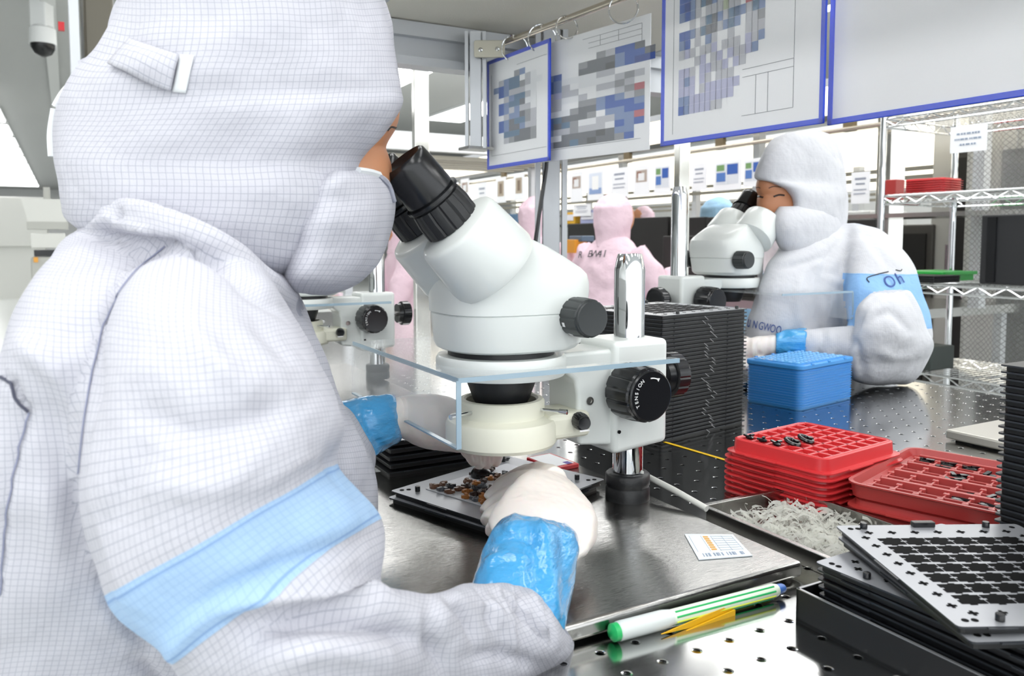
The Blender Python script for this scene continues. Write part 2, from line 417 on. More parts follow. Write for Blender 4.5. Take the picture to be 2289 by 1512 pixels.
# dense rows over the aisle at the left
k = 0
for i in range(11):
    v = 12.5+i*2.5
    ceiling_light(-1.9+.0, v+4, 1.7, 1.9, 'wide bright ceiling panel above the aisle, %s from the near end' % ['first', 'second', 'third', 'fourth', 'fifth', 'sixth', 'seventh', 'eighth', 'ninth', 'tenth', 'eleventh', 'twelfth', 'thirteenth'][i], 'bright ceiling panels above the aisle')
ORDL = ['first', 'second', 'third', 'fourth', 'fifth', 'sixth', 'seventh']
for ia, a in enumerate((-5.8, -3.2, -.6, 1.9, 4.4, 6.9)):  # first two rows lie out of view, added to brighten the hanging sleeves
    for ib, b in enumerate((-2.6, .2, 3.0, 5.8, 8.6, 11.4, 14.2)):
        if a < 0 and b > (6 if a < -1 else 1): continue
        ceiling_light(a, b, .75, 2.3, 'long white panel of part-added ceiling grid, %s row from the aisle wall, %s along it' % (ORDL[ia], ORDL[ib]), 'ceiling panels over the benches')
# round dark camera under the ceiling
P0 = at(93, 25, 8.6); t = empty('security_camera', (P0.x, P0.y, CZ)); tag(t, 'white dome security camera with dark glass hanging from the grey ceiling', 'security camera')
dz = CZ-at(93, 30, 8.6).z
MB().box((0, 0, -dz/2-.08), (.17, .17, dz+.16)).build('mount', WHT, t, bevel=.015)
MB().lathe([(.09, -dz-.13), (.125, -dz-.16), (.13, -dz-.32)], 32).build('housing', WHT, t, True)
MB().lathe([(.12, -dz-.3), (.115, -dz-.36), (.08, -dz-.42), (.02, -dz-.45)], 32).build('dome', BLK, t, 60)
# service pipe and machine at the upper left
struct(rbox('trim_2', -.16, -.02, 7.5, 46, CZ-.07, CZ, G0 := mat('ceiling_rail', 'cfd1d0', .5)))
c = at(215, 60, 3.2); t = empty('assembly_machine', (c.x, c.y, 0), RZ); tag(t, 'dark machine with glass doors half hidden behind the hood loops', 'machine')
MB().box((0, 0, c.z+.1), (.1, .5, 1.0)).build('cabinet', mat('dark_olive_metal', '5d594e', .35, .3), t, bevel=.01)
MB().box((0, 0, .95), (.1, .4, 1.9)).build('stand', ALU, t)
for q in (-.3, -.05): MB().box((-.08, q, c.z+.1), (.03, .03, 1.1)).build('door_rail', ALU, t)
MB().box((-.12, -.20, c.z-.06), (.02, .02, .03)).build('emergency_button', mat('red_button', 'd21e28', .4), t)
# pale machine on the aisle
c = at(112, 620, 6.5); c.z = 0; t = empty('aisle_machine', c, RZ); t.scale = (.6, .6, 1); tag(t, 'pale grey machine with a hopper and trays standing beside the aisle', 'machine')
G1 = mat('machine_grey', 'adaea8', .5); G2 = mat('machine_light', 'cfd0cb', .5)
MB().box((0, 0, .35), (.3, .5, .7)).build('base', mat('machine_olive', '9b9e90', .5), t, bevel=.02)
MB().box((0, 0, .82), (.42, .5, .2)).build('body', G1, t, bevel=.02)
MB().box((-.02, 0, .95), (.3, .4, .05)).build('tray', BLK, t)
MB().box((0, 0, 1.05), (.4, .4, .12)).build('drawer_unit', G2, t, bevel=.01)
MB().box((0, 0, 1.17), (.48, .42, .06)).build('shelf', G1, t)
MB().prism([(-.22, 0), (.22, 0), (.3, .18), (-.3, .18)], -.2, .2, mx=Matrix.Translation((0, 0, 1.2)) @ Matrix.Rotation(PI/2, 4, 'X')).build('hopper', G2, t)
MB().box((0, 0, 1.42), (.08, .08, .12)).build('control_head', G1, t)
MB().box((-.15, -.26, .9), (.05, .02, .04)).build('indicator', mat('orange_lamp', 'e0a040', .4), t)
c = at(40, 600, 20); c.z = 0
o = MB().box((0, 0, 1.4), (.9, 1, .9)).build('wall_cabinet', G2, loc=at(45, 505, 15), rot=(0, 0, RZ), bevel=.02); o.location.z = 0; tag(o, 'pale cabinet far down the aisle, near the end wall', 'cabinet')
MB().box((0, 0, .475), (.8, .9, .95)).build('stand', G2, o)

# ================================================================== near bench
BU0, BU1, BV0, BV1 = .2, 1.55, -1.3, 3.3
bench = empty('workbench', uv2w(.87, 1, 0), RZ); tag(bench, 'long perforated stainless steel workbench under the microscopes', 'workbench')
MB().box(((BU0+BU1)/2, (BV0+BV1)/2, TZ-.02), (BU1-BU0, BV1-BV0, .04), mx=Matrix.Translation((-.87, -1, 0))).build('bench_top', PERF, bench, bevel=.004)
for u in (BU0+.08, BU1-.08):
    for v in (BV0+.1, 1, BV1-.1): MB().box((u-.87, v-1, (TZ-.04)/2), (.05, .05, TZ-.04)).build('leg', STEEL, bench)
for u in (BU0+.08, BU1-.08): MB().box((u-.87, 0, .62), (.03, BV1-BV0-.2, .06)).build('rail', STEEL, bench)
# ---- overhead frame with canopy
def profile(b, a, c, w, d, mx=None):
    """slotted aluminium bar between two points"""
    a, c = Vector(a), Vector(c); L = (c-a).length; M4 = frame(a, c-a, 'X')
    for (x, y, sx, sy) in ((0, 0, w*.55, d*.55), (-w*.42, 0, w*.16, d), (w*.42, 0, w*.16, d), (0, -d*.42, w*.5, d*.12), (0, d*.42, w*.5, d*.12)):
        b.box((x, y, L/2), (sx, sy, L), mx=M4)
fr = empty('overhead_gantry', uv2w(.9, 1.62, 0), 0); tag(fr, 'white aluminium frame with a pale canopy panel above the near bench', 'frame')
def fpart(name, fn, m, bevel=0, smooth=False):
    b = MB(); fn(b); o = b.build(name, m, None, bevel=bevel, smooth=smooth); o.parent = fr; o.location = -fr.location; return o
CPZ = 1.515
RODU, RODV = .80, 1.56
fpart('canopy_panel', lambda b: b.box((0, 0, 0), (.74, 1.5, .03), mx=Matrix.Translation(uv2w(.93, .9, CPZ+.015)) @ Matrix.Rotation(RZ, 4, 'Z')), bumped(mat('perforated_canopy', 'f2eee2', .5), 400, .0008))
fpart('end_beam', lambda b: (b.box((0, 0, 0), (.92, .05, .03), mx=Matrix.Translation(uv2w(.99, RODV+.09, CPZ-.018)) @ Matrix.Rotation(RZ, 4, 'Z')), b.box((0, 0, 0), (.92, .03, .055), mx=Matrix.Translation(uv2w(.99, RODV+.1, CPZ-.05)) @ Matrix.Rotation(RZ, 4, 'Z')), b.box((0, 0, 0), (.92, .05, .018), mx=Matrix.Translation(uv2w(.99, RODV+.09, CPZ-.085)) @ Matrix.Rotation(RZ, 4, 'Z'))), ALU)
fpart('side_beam', lambda b: b.box((0, 0, 0), (.045, 1.55, .045), mx=Matrix.Translation(uv2w(.545, .9, CPZ+.02)) @ Matrix.Rotation(RZ, 4, 'Z')), ALU, .003)
fpart('side_beam', lambda b: b.box((0, 0, 0), (.045, 1.55, .045), mx=Matrix.Translation(uv2w(1.32, .9, CPZ+.02)) @ Matrix.Rotation(RZ, 4, 'Z')), ALU, .003)
c1 = at(1231, 600, 1.84)
def post(b): profile(b, (c1.x, c1.y, TZ), (c1.x, c1.y, CPZ), .072, .045)
fpart('post', post, ALU)
c2 = at(1064, 200, 1.775)
zt, zb = CPZ-.02, at(1064, 333, 1.775).z
def hang(b): profile(b, (c2.x, c2.y, zb), (c2.x, c2.y, zt), .046, .04)
fpart('hanging_post', hang, ALU)
fpart('post_foot', lambda b: b.box((0, 0, 0), (.062, .05, .006), mx=Matrix.Translation((c2.x, c2.y, zb)) @ Matrix.Rotation(RZ, 4, 'Z')), STEEL)
fpart('bracket', lambda b: b.prism(rrect(.066, .036, .005), 0, .004, mx=Matrix.Translation(at(1094, 110, 1.742)) @ Matrix.Rotation(PI/2, 4, 'X')), mat('bracket_steel', 'b9b6a8', .4, .6), .001)
for q in ((1074, 112), (1112, 110)): fpart('bracket_bolt', lambda b: b.lathe([(.0045, 0), (.0045, .004), (.002, .006)], 12, mx=frame(at(q[0], q[1], 1.738), (0, -1, 0))), CHR)
cb = MB().tube([at(1226, 300, 1.79), at(1221, 375, 1.78), at(1205, 480, 1.77), at(1190, 590, 1.76), at(1180, 700, 1.76), at(1178, 830, 1.77)], .0046, 8).build('power_cable', BLK, smooth=True); tag(cb, 'black cable running down beside the aluminium centre post', 'cable')
# unseen strip light added under the canopy to brighten the work surface it shades
lt = empty('canopy_fill_light', uv2w(.95, .55, CPZ-.02), RZ); tag(lt, 'added white fill light, out of view under the canopy of the near bench', 'lamp')
MB().box((0, 0, 0), (.06, .7, .03)).build('housing', WHT, lt); MB().box((0, 0, -.02), (.04, .66, .012)).build('tube', emis('fill_tube', 'ffffff', 14), lt)

# ---- hanging rod with rings and document sleeves
ZP = CAMZ+.16
def onp(x, y): return onz(x, y, ZP)
Rz = CAMZ+.43
ra = onz(1068, 118, Rz); rb = onz(1400, -8, Rz); rd = (rb-ra).normalized()
rod = MB().tube([ra-rd*.01, ra+rd*1.35], .0065, 16).build('hanging_rod', mat('nickel_rod', 'c9c0b2', .2, .9), smooth=True); tag(rod, 'nickel rod that carries the document sleeves above the bench', 'rod')
def ring_at(x, y, r, tilt=.5, lab=''):
    q = min((ra+rd*(k*.002) for k in range(680)), key=lambda p: (proj(p)[0]-x)**2+(proj(p)[1]-y)**2)
    c = q - Vector((0, 0, r*.72)); side = (rd*math.cos(tilt)+Vector((rd.y, -rd.x, 0))*math.sin(tilt)).normalized(); n = side
    a = n.cross(Vector((0, 0, 1))).normalized(); pts = [c+(a*math.cos(t)+Vector((0, 0, 1))*math.sin(t))*r for t in [2*PI*k/28 for k in range(28)]]
    o = MB().tube(pts, .0016, 6, closed=True).build('binder_ring', CHR, smooth=True); tag(o, lab, 'ring', 'binder rings on the rod'); return o
ring_at(1150, 86, .028, .5, 'first wire ring on the rod counted from the bracket'); ring_at(1212, 62, .029, .4, 'wire ring on the rod above the gap between the two small sleeves')
ring_at(1266, 40, .022, .3, 'small wire ring near the middle of the white sleeve top'); ring_at(1395, 0, .026, .9, 'large wire ring cut by the upper edge of the photograph')
def sleeve(name, bl, br, h, label, border, cells, rows=(), tilt=0, back=0):
    """hanging document pocket; bl and br are its lower corners"""
    A, B = onp(*bl), onp(*br); A.z = B.z = ZP; d = (B-A); L = d.length; d.normalize(); n = Vector((d.y, -d.x, 0))
    M4 = Matrix.Translation(A+n*back) @ Matrix(((d.x, n.x*-1, 0, 0), (d.y, n.y*-1, 0, 0), (0, 0, 1, 0), (0, 0, 0, 1)))
    RX = Matrix.Rotation(PI/2, 4, 'X')
    # local: x along, y away from the viewer, z up
    t = empty(name, M4.translation); t.rotation_euler = M4.to_euler(); tag(t, label, 'document sleeve', 'document sleeves on the rod')
    MB().box((L/2, 0, h/2), (L-.004, .0012, h-.004)).build('sheet', PAPER, t)
    if border:
        b = MB(); w_ = .008
        for c, s in (((L/2, 0, w_/2), (L, .0035, w_)), ((w_/2, 0, h/2), (w_, .0035, h)), ((L-w_/2, 0, h/2), (w_, .0035, h)), ((L/2, 0, h-w_/2), (L, .0035, w_))): b.box(c, s)
        b.build('border', BLUEP, t, bevel=.001)
    b = MB(); cw, ch = cells[0], cells[1]
    for (x, z, c) in cells[2]:
        c = lin(c); X = x*L; Z = z*h; b.quad((X, -.0011, Z), (X+cw, -.0011, Z), (X+cw, -.0011, Z+ch), (X, -.0011, Z+ch), 0, c)
    if cells[2]: b.build('picture_print', PRINT, t)
    b = MB()
    for (x0, z0, x1, z1) in rows:
        X0, Z0, X1, Z1 = x0*L, z0*h, x1*L, z1*h
        if abs(X1-X0) > abs(Z1-Z0): b.box(((X0+X1)/2, -.001, Z0), (abs(X1-X0), .0004, .0007))
        else: b.box((X0, -.001, (Z0+Z1)/2), (.0007, .0004, abs(Z1-Z0)))
    if rows: b.build('printed_lines', mat('grey_line', '8a8d95', .6), t)
    MB().box((L/2, -.0022, h/2), (L-.002, .0003, h-.002)).build('clear_cover', FILM, t)
    return t
def cellmap(rows, x0, z0, dx, dz, pal):
    out = []
    for j, r in enumerate(rows):
        for i, ch in enumerate(r):
            if ch != '.': out.append((x0+i*dx, z0-j*dz, pal[ch]))
    return out
PAL = {'b': '3b62b4', 'B': '2a4a98', 'c': '7d93bd', 's': '5f7f9e', 'g': '9a9ca2', 'G': '6f727a', 'l': 'c2c4cc', 'w': 'eceef2', 'r': 'c06a74', 'p': 'b8bad8', 'n': '3f5f86', 'k': '55565c', 'y': 'b5bfa4'}
s1 = cellmap(['....gc...', '.lcss.lw.', 'cbcssglww', '.bclllww.', '..lcsslw.', '.bcssGww.', '.bclcllw.', '..lccGgl.', '.bcGssgl.', '.bcGGcll.', '..sssGGg.', '..lgGGGg.'], .12, .78, .085, .052, PAL)
sleeve('document_sleeve', (1090, 380), (1230, 359), .238, 'blue edged document sleeve at the bracket end of the rod', True, (.0215, .0128, s1), [(.08, .12, .08, .86), (.08, .12, .95, .12), (.5, .88, .95, .88)], back=0)
s2 = cellmap(['.......glbbG', '.....gGGGcbbG', '.cb..GGGkcbBB', '.bcwwwwll...', '.bcl.wwwwlgl', '.lpll..llgl.', '.plwwl.wwlgr', '.ll..ggcbclg', '..wwgGGcbbbc', '.bsGGGg.ccbb', '.bGsgwwllccr', '.cllglllwbcb', '...GGGGkGcc.', '.pGGsGkGGgb.'], .03, .76, .077, .05, PAL)
sleeve('document_sleeve', (1206, 368), (1464, 338), .240, 'clear document sleeve without border hanging between blue edged sleeves', False, (.0245, .0124, s2), [(.06, .1, .06, .8), (.45, .94, .93, .94), (.93, .94, .93, .8), (.5, .9, .93, .9), (.5, .86, .93, .86), (.6, .94, .6, .86), (.75, .94, .75, .86), (.06, .1, .93, .1)], back=.012)
s3 = cellmap(['..............c', '.....llr.llrss.', '...lgscsgcscsgs', 'bbclsnGlsnnlsnc', 'bBclsGcl.sscc..', 'cbcl.lllyll.rcs', '..l.lsGclsnclsc', 'bbclsGGlcsc.llg', 'cb.l.cl..l..lll', 'lpl.llp.lll.plc', '...lp.lp.pllpc.', 'ppl.ppllp.pl...', 'pcp.pl.lll.....', 'ppp.lpppppp....', 'ccpppppppp.....', 'bcppppll.......'], .13, .94, .036, .052, PAL)
sleeve('document_sleeve', (1477, 328), (1842, 276), .285, 'blue edged document sleeve hanging left of the long white board', True, (.0135, .0146, s3), [(.09, .06, .09, .98), (.84, .1, .84, .98), (.55, .34, .84, .34), (.55, .3, .84, .3), (.55, .1, .84, .1), (.63, .1, .63, .3), (.7, .1, .7, .3), (.09, .98, .84, .98), (.7, .75, .84, .75), (.7, .8, .84, .8)])
s4 = cellmap(['bBBc....l.cb..cc', 'll...rllgrlllsb.', '..rggGGGkGcGyyss', 'gGGgkkGkGGscl...', 'gGGGGkGscc.l....', 'gGgkscl.........', 'GGgl............'], .16, .9, .028, .05, PAL)
sleeve('document_sleeve', (1850, 281), (2420, 196), .29, 'largest blue edged sleeve, at the camera end of the rod', True, (.0135, .0145, s4), [(.1, .68, .2, .68), (.1, .66, .2, .66), (.42, .72, .55, .72)])
# ================================================================== work platform and microscopes
C0 = uv2w(.5497, .4697, 0)                        # near right corner of the work platform
pl = empty('work_platform', uv2w(.5497-.24, .4697+.22, TZ), RZ); tag(pl, 'flat brushed steel work platform carrying the nearest microscope', 'platform')
b = MB(); b.prism(rrect(.48, .44, .004), .003, PZ-TZ, 0); b.build('platform_plate', STEEL, pl, True, bevel=.0035, seg=3)
b = MB(); b.box((0, 0, .0015), (.45, .41, .003)); b.build('gap_shade', BLKM, pl)  # black sheet in the gap under the plate, shade put into its colour

def knob_mesh(r, L, ribs, mx, hollow=False, taper=1):
    b = MB(); seg = ribs*6
    def sq(a):
        t = (a*ribs/(2*PI)) % 1; return 1.0 if .12 < t < .88 else .955
    n = 9; prof = [(r*.9, 0, 0), (r, L*.06, 1), (r, L*.5, 1), (r*taper, L*.86, 1), (r*.93*taper, L*.9, 0), (r*.93*taper, L*.97, 0), (r*.88*taper, L, 0)]
    prof += [(r*.5, L*.985, 0), (0, L*.985, 0)] if not hollow else [(r*.82, L, 0), (r*.8, L*.3, 0), (0, L*.3, 0)]
    vs = []; fs = []
    for rr, z, rib in prof:
        for i in range(seg):
            a = 2*PI*i/seg; q = rr*(sq(a) if rib else 1); vs.append((q*math.cos(a), q*math.sin(a), z))
    for j in range(len(prof)-1):
        for i in range(seg): fs.append((j*seg+i, j*seg+(i+1) % seg, (j+1)*seg+(i+1) % seg, (j+1)*seg+i))
    fs.append(tuple(range(seg))[::-1]); b.add(vs, fs, 0, mx); return b
def lerp(a, b, t): return a+(b-a)*t
def microscope(loc, rz, label, lift=0, post_h=.264, name='stereo_microscope', marks=True, ringlight=True, top_s=1.0):
    """local axes: x towards the operator, y to the operator's right hand, z up; origin at the post foot"""
    t = empty(name, loc, rz); tag(t, label, 'microscope')
    Z = lambda z: z+lift
    # post
    pb = MB(); pb.lathe([(.0238, 0), (.0238, .012), (.0228, .0135), (.0228, .015), (.0238, .0165), (.0238, .027), (.0215, .029), (.0163, .0295)], 40); pb.build('post_collar', BLKM, t, 50)
    MB().lathe([(.0163, .03), (.0163, post_h-.017), (.0135, post_h-.003), (.0125, post_h)], 48).build('post', CHR, t, 60)
    # focus block that slides on the post
    b = MB(); poly = [(-.024, .072), (.066, .074), (.073, .082), (.073, .108), (.07, .132), (.076, .143), (.09, .149), (.09, .177), (.04, .177), (-.024, .179)]
    M4 = Matrix.Translation((0, .034, Z(0))) @ Matrix.Rotation(PI/2, 4, 'X')
    b.prism([(-.026, .066), (.044, .060), (.044, .176), (-.026, .176)], 0, .066, mx=M4); fb = b.build('focus_block', WP, t, True, bevel=.006, seg=4)
    b = MB(); b.prism([(.0, .064), (.082, .074), (.084, .1), (.084, .125), (.087, .14), (.1, .149), (.14, .149), (.14, .168), (.0, .168)], 0, .056, mx=Matrix.Translation((0, .028, Z(0))) @ Matrix.Rotation(PI/2, 4, 'X')); b.build('focus_arm', WP, t, True, bevel=.004, seg=4)
    # ring that holds the head
    MB().lathe([(.050, .1475), (.062, .149), (.0635, .152), (.0635, .165), (.0615, .1685), (.045, .169)], 64, mx=Matrix.Translation((.155, 0, Z(0)))).build('head_ring', WP, t, 50)
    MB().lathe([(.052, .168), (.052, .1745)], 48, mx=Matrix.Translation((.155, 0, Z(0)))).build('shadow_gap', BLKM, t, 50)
    for q in ((.082, .0285, .118), (.05, .0345, .084)): MB().lathe([(a_*k_, z_) for k_ in ((.45 if q[0] < .06 else 1),) for a_, z_ in ((.0042, 0), (.0042, .0012), (.0022, .0012), (.0022, .0005))], 16, mx=frame((q[0]-.012, q[1], Z(q[2])), (0, 1, 0))).build('set_screw', BLK if q[0] < .06 else STEEL, t, 40)
    # head body: a round base growing into a wedge towards the post
    P = Piece(); P.v = []; P.f = []; n = 48
    lv = [(.1745, .2125, .096, .056, 2.3), (.1765, .216, .092, .059, 2.4), (.181, .2175, .087, .0605, 2.6), (.2085, .219, .082, .0605, 3), (.2095, .2180, .083, .0595, 3), (.2105, .2205, .081, .061, 3), (.230, .2205, .079, .0605, 3.2), (.238, .219, .079, .06, 3.2), (.246, .214, .081, .0585, 3.2), (.252, .206, .088, .057, 3.2), (.262, .194, .106, .055, 3.2), (.272, .183, .125, .052, 3), (.278, .172, .140, .048, 2.8), (.2805, .162, .147, .042, 2.6)]
    for z, x1, x0, hw, p in lv:
        cx = (x0+x1)/2; hx = (x1-x0)/2
        for k in range(n):
            a = 2*PI*k/n; c, s = math.cos(a), math.sin(a); pp = p+1.5*(c < 0) ; c = math.copysign(abs(c)**(2/pp), c); s = math.copysign(abs(s)**(2/pp), s)
            P.v.append((cx+hx*c, hw*s, Z(z)))
    b = MB(); b.add(P.v, [(j*n+k, j*n+(k+1) % n, (j+1)*n+(k+1) % n, (j+1)*n+k) for j in range(len(lv)-1) for k in range(n)]+[tuple(range(n))[::-1], tuple((len(lv)-1)*n+k for k in range(n))])
    b.build('head_body', WP, t, 32)
    # two tilted prism housings with eyepieces
    el = math.radians(45)
    ax = Vector((math.cos(el), 0, math.sin(el)))
    for s in (1, -1):
        cb_ = Vector((.190, s*.036, Z(.261))); M4 = frame(cb_, ax, 'Y')
        h = MB().lathe([(.034, -.018), (.043, -.014), (.0445, -.008), (.0405, .038), (.039, .041), (.036, .0425), (.022, .046)], 56, mx=M4).build('prism_housing', WP, t, 50)
        ce = cb_+ax*.044+Vector((0, -s*.002, 0)); ax2 = (ax+Vector((0, -s*.0, .10))).normalized(); M5 = frame(ce, ax2, 'Y')
        ep = knob_mesh(.0262, .031, 16, M5, taper=.93).build('eyepiece', BLKM, t, 30)
        MB().lathe([(.0205, .026), (.0225, .031), (.0235, .036), (.0220, .064), (.0212, .071), (.0195, .0725), (.0175, .071), (.014, .064), (0, .064)], 40, mx=M5).build('eyecup', BLK, ep, 45)
        MB().lathe([(.0215, .0305), (.0262, .030), (.0262, .0325), (.0215, .033)], 40, mx=M5).build('dioptre_ring', BLK, ep, 45)
        MB().lathe([(.0002, .0655), (.0135, .0655), (.0135, .0665), (.0002, .068)], 32, mx=M5).build('lens', mat('coated_lens', '6b5230', .05, 0, Coat_Weight=1), ep, 45)
        # zoom knobs on both sides
        kb = knob_mesh(.0185, .030, 12, frame((.108, s*.058, Z(.207)), (0, s, 0), 'X'), taper=.96).build('zoom_knob', mat('graphite_plastic', '2b2f30', .38), t, 30)
        if marks and s > 0:
            for k, a in enumerate((100, 140, 60, 20)):
                aa = math.radians(a); MB().box((0, 0, 0), (.0035, .0008, .004), mx=Matrix.Translation((.108, .066, Z(.207))) @ Matrix.Rotation(aa, 4, 'Y') @ Matrix.Translation((.0184, 0, 0)) @ Matrix.Rotation(PI/2, 4, 'Z')).build('mark', WPRINT, kb)
        # coarse focus knobs
        kf = knob_mesh(.0285, .040, 14, frame((.030, s*(.036), Z(.127)), (0, s, 0), 'X'), taper=.95).build('focus_knob', BLK, t, 30)
        if marks and s > 0:
            ce = Vector((.030, .036+.0395, Z(.127)))
            pts = [ce+Vector((-math.cos(a), .0004, math.sin(a)))*1 for a in ()]
            def onface(r, a): return ce+Vector((-math.cos(a)*r, .0006, math.sin(a)*r))
            a0 = [math.radians(x) for x in range(62, 96, 4)]
            MB().tube([onface(.0175, a) for a in a0], .0007, 6).build('arrow_mark', WPRINT, kf)
            e = onface(.0175, math.radians(62)); MB().prism([(0, .0032), (-.0018, -.0006), (.0018, -.0006)], 0, .0004, mx=frame(e, (0, 1, 0), 'X') @ Matrix.Rotation(math.radians(-28), 4, 'Z')).build('arrow_head_mark', WPRINT, kf)
            for i, chh in enumerate('TENSION'):
                a = math.radians(208-i*13.5); p = onface(.0185, a); up = Vector((-math.cos(a), 0, math.sin(a))); r_ = Vector((-math.sin(a), 0, -math.cos(a)))*-1
                r_ = up.cross(Vector((0, 1, 0)))
                text_obj('tension_mark', chh, .0052, Matrix.Translation(p) @ Matrix(((r_.x, up.x, 0, 0), (r_.y, up.y, 1, 0), (r_.z, up.z, 0, 0), (0, 0, 0, 1))), WPRINT, kf)
    # clamp ring behind the post
    knob_mesh(.0245, .018, 14, frame((-.050, .0, Z(.130)), (-1, 0, 0), 'Y')).build('clamp_knob', BLK, t, 30)
    MB().lathe([(.0235, -.001), (.0205, .0), (.0195, .008), (0, .008)], 40, mx=frame((-.050, 0, Z(.130)), (1, 0, 0))).build('clamp_hub', BLK, t, 30)
    MB().lathe([(.006, 0), (.006, .03)], 16, mx=frame((-.024, 0, Z(.13)), (-1, 0, 0))).build('clamp_shaft', STEEL, t, 30)
    # objective and ring light
    MB().lathe([(.024, .118), (.0275, .124), (.0335, .140), (.0345, .149)], 48, mx=Matrix.Translation((.155, 0, Z(0)))).build('objective', BLKM, t, 50)
    if ringlight:
        rl = MB().lathe([(.034, .0795), (.052, .0800), (.0545, .0835), (.0545, .1005), (.0525, .1050), (.0455, .1070), (.0425, .1085), (.0425, .1225), (.0405, .1245), (.0365, .1250), (.0345, .123), (.034, .082)], 64, mx=Matrix.Translation((.155, 0, Z(0)))).build('ring_light', CREAM, t, 35)
        MB().box((.098, .012, Z(.097)), (.05, .05, .026)).build('ring_light_box', CREAM, rl, bevel=.006, seg=3)
        MB().box((.098, .012, Z(.11)), (.0, .0, .0)) 
        kk = knob_mesh(.0085, .017, 14, frame((.088, .036, Z(.102)), (.25, 1, 0), 'X'), taper=.82).build('dimmer_knob', BLK, rl, 30)
        MB().box((.0925, .0532, Z(.0955)), (.011, .0006, .0016)).build('dimmer_mark', WPRINT, kk)
        for (a, L) in ((-5, .028), (100, .028), (190, .028)):
            aa = math.radians(a+25); d = Vector((math.cos(aa), math.sin(aa), 0)); o = Vector((.155, 0, Z(.1165)))+d*.0415
            MB().lathe([(.0016, 0), (.0016, L*.7), (.0026, L*.72), (.0026, L), (.002, L*1.01)], 12, mx=frame(o, d)).build('thumb_screw', CHR, rl, 40)
    return t
O1 = Vector((.125, .850, PZ))
SRZ = math.atan2(-U.y, -U.x)
sc1 = microscope(O1, SRZ, 'large white stereo microscope that the checked-hood operator looks into')
SP = V*.86
def shield(name, corner, du, dv, drop, label, O=None):
    """bent clear acrylic breath shield: a horizontal sheet, cut out round the head ring and arm, with a lip hanging on the operator side"""
    t = empty(name, corner, RZ); tag(t, label, 'shield', 'breath shields under the microscope heads')
    c = O-U*.155-corner; cu, cv = c.dot(U), c.dot(V); R = .0665
    arc = [(cu+R*math.cos(a), cv+R*math.sin(a)) for a in [PI/2+PI*k/16 for k in range(17)]]
    # the part on the near side of the cut-out, the far side and the strip on the operator side
    lo = [(0, 0), (du, 0), (du, cv-R), (cu, cv-R)] + [p for p in arc[::-1] if p[1] < cv] + [(cu-R, cv), (0, cv)]
    hi = [(0, cv), (cu-R, cv)] + [p for p in arc[::-1] if p[1] > cv] + [(cu, cv+R), (du, cv+R), (du, dv), (0, dv)]
    b = MB(); b.prism(lo, -.0022, .0022); b.prism(hi, -.0022, .0022); b.build('sheet', ACR, t)
    b = MB(); b.box((du/2, 0, 0), (du, .0009, .0044)); b.box((0, dv/2, 0), (.0009, dv, .0044)); b.build('polished_edge', ACRE, t)
    b = MB(); b.box((0, dv/2, -drop/2), (.004, dv, drop)); lp = b.build('lip', ACR, t)
    b = MB(); b.box((0, 0, -drop/2), (.0045, .0012, drop)); b.box((0, dv/2, -drop), (.0045, dv, .0015)); b.build('lip_edge', ACRE, lp)
    return t
CS = onz(1025, 852, PZ+.160)
shield('breath_shield', CS, .24, .285, .058, 'clear acrylic sheet with a bent lip under the nearest microscope head', O1)
# ================================================================== trays
def uvrot(o, a): return Matrix.Rotation(a, 4, 'Z')
def black_tray(w, h, th, ang_seed=0, pattern=False, notch=False):
    """black carrier plate: thin body with a wider top flange, tabs and locating pins"""
    t = empty('black_tray'); r = .003
    b = MB(); b.prism(rrect(w-.006, h-.006, r, 2), 0, th-.0016); b.build('body', BTRAY, t)
    b = MB(); b.prism(rrect(w, h, r, 2), th-.0016, th-.0002, 0, None, 1); 
    for s in (-1, 1):
        for x in (-.32, .3): b.box((w*x, s*h/2, th-.0011), (w*.12, .003, .0010))
        b.box((s*w/2, 0, th-.0011), (.003, h*.2, .0010))
    b.build('flange', [BEDGE, GRAYP if pattern else BTRAY], t)
    if notch: MB().tube([(-.004, -h/2-.0016, th-.0002), (.005, -h/2-.0016, -.0004)], .00035, 5).build('notch', mat('bright_notch', 'c8cacc', .3), t)
    return t
def cross(b, x, y, s, z, mi=0):
    b.box((x, y, z), (s, s*.3, .0004), mi); b.box((x, y, z), (s*.3, s, .0004), mi)
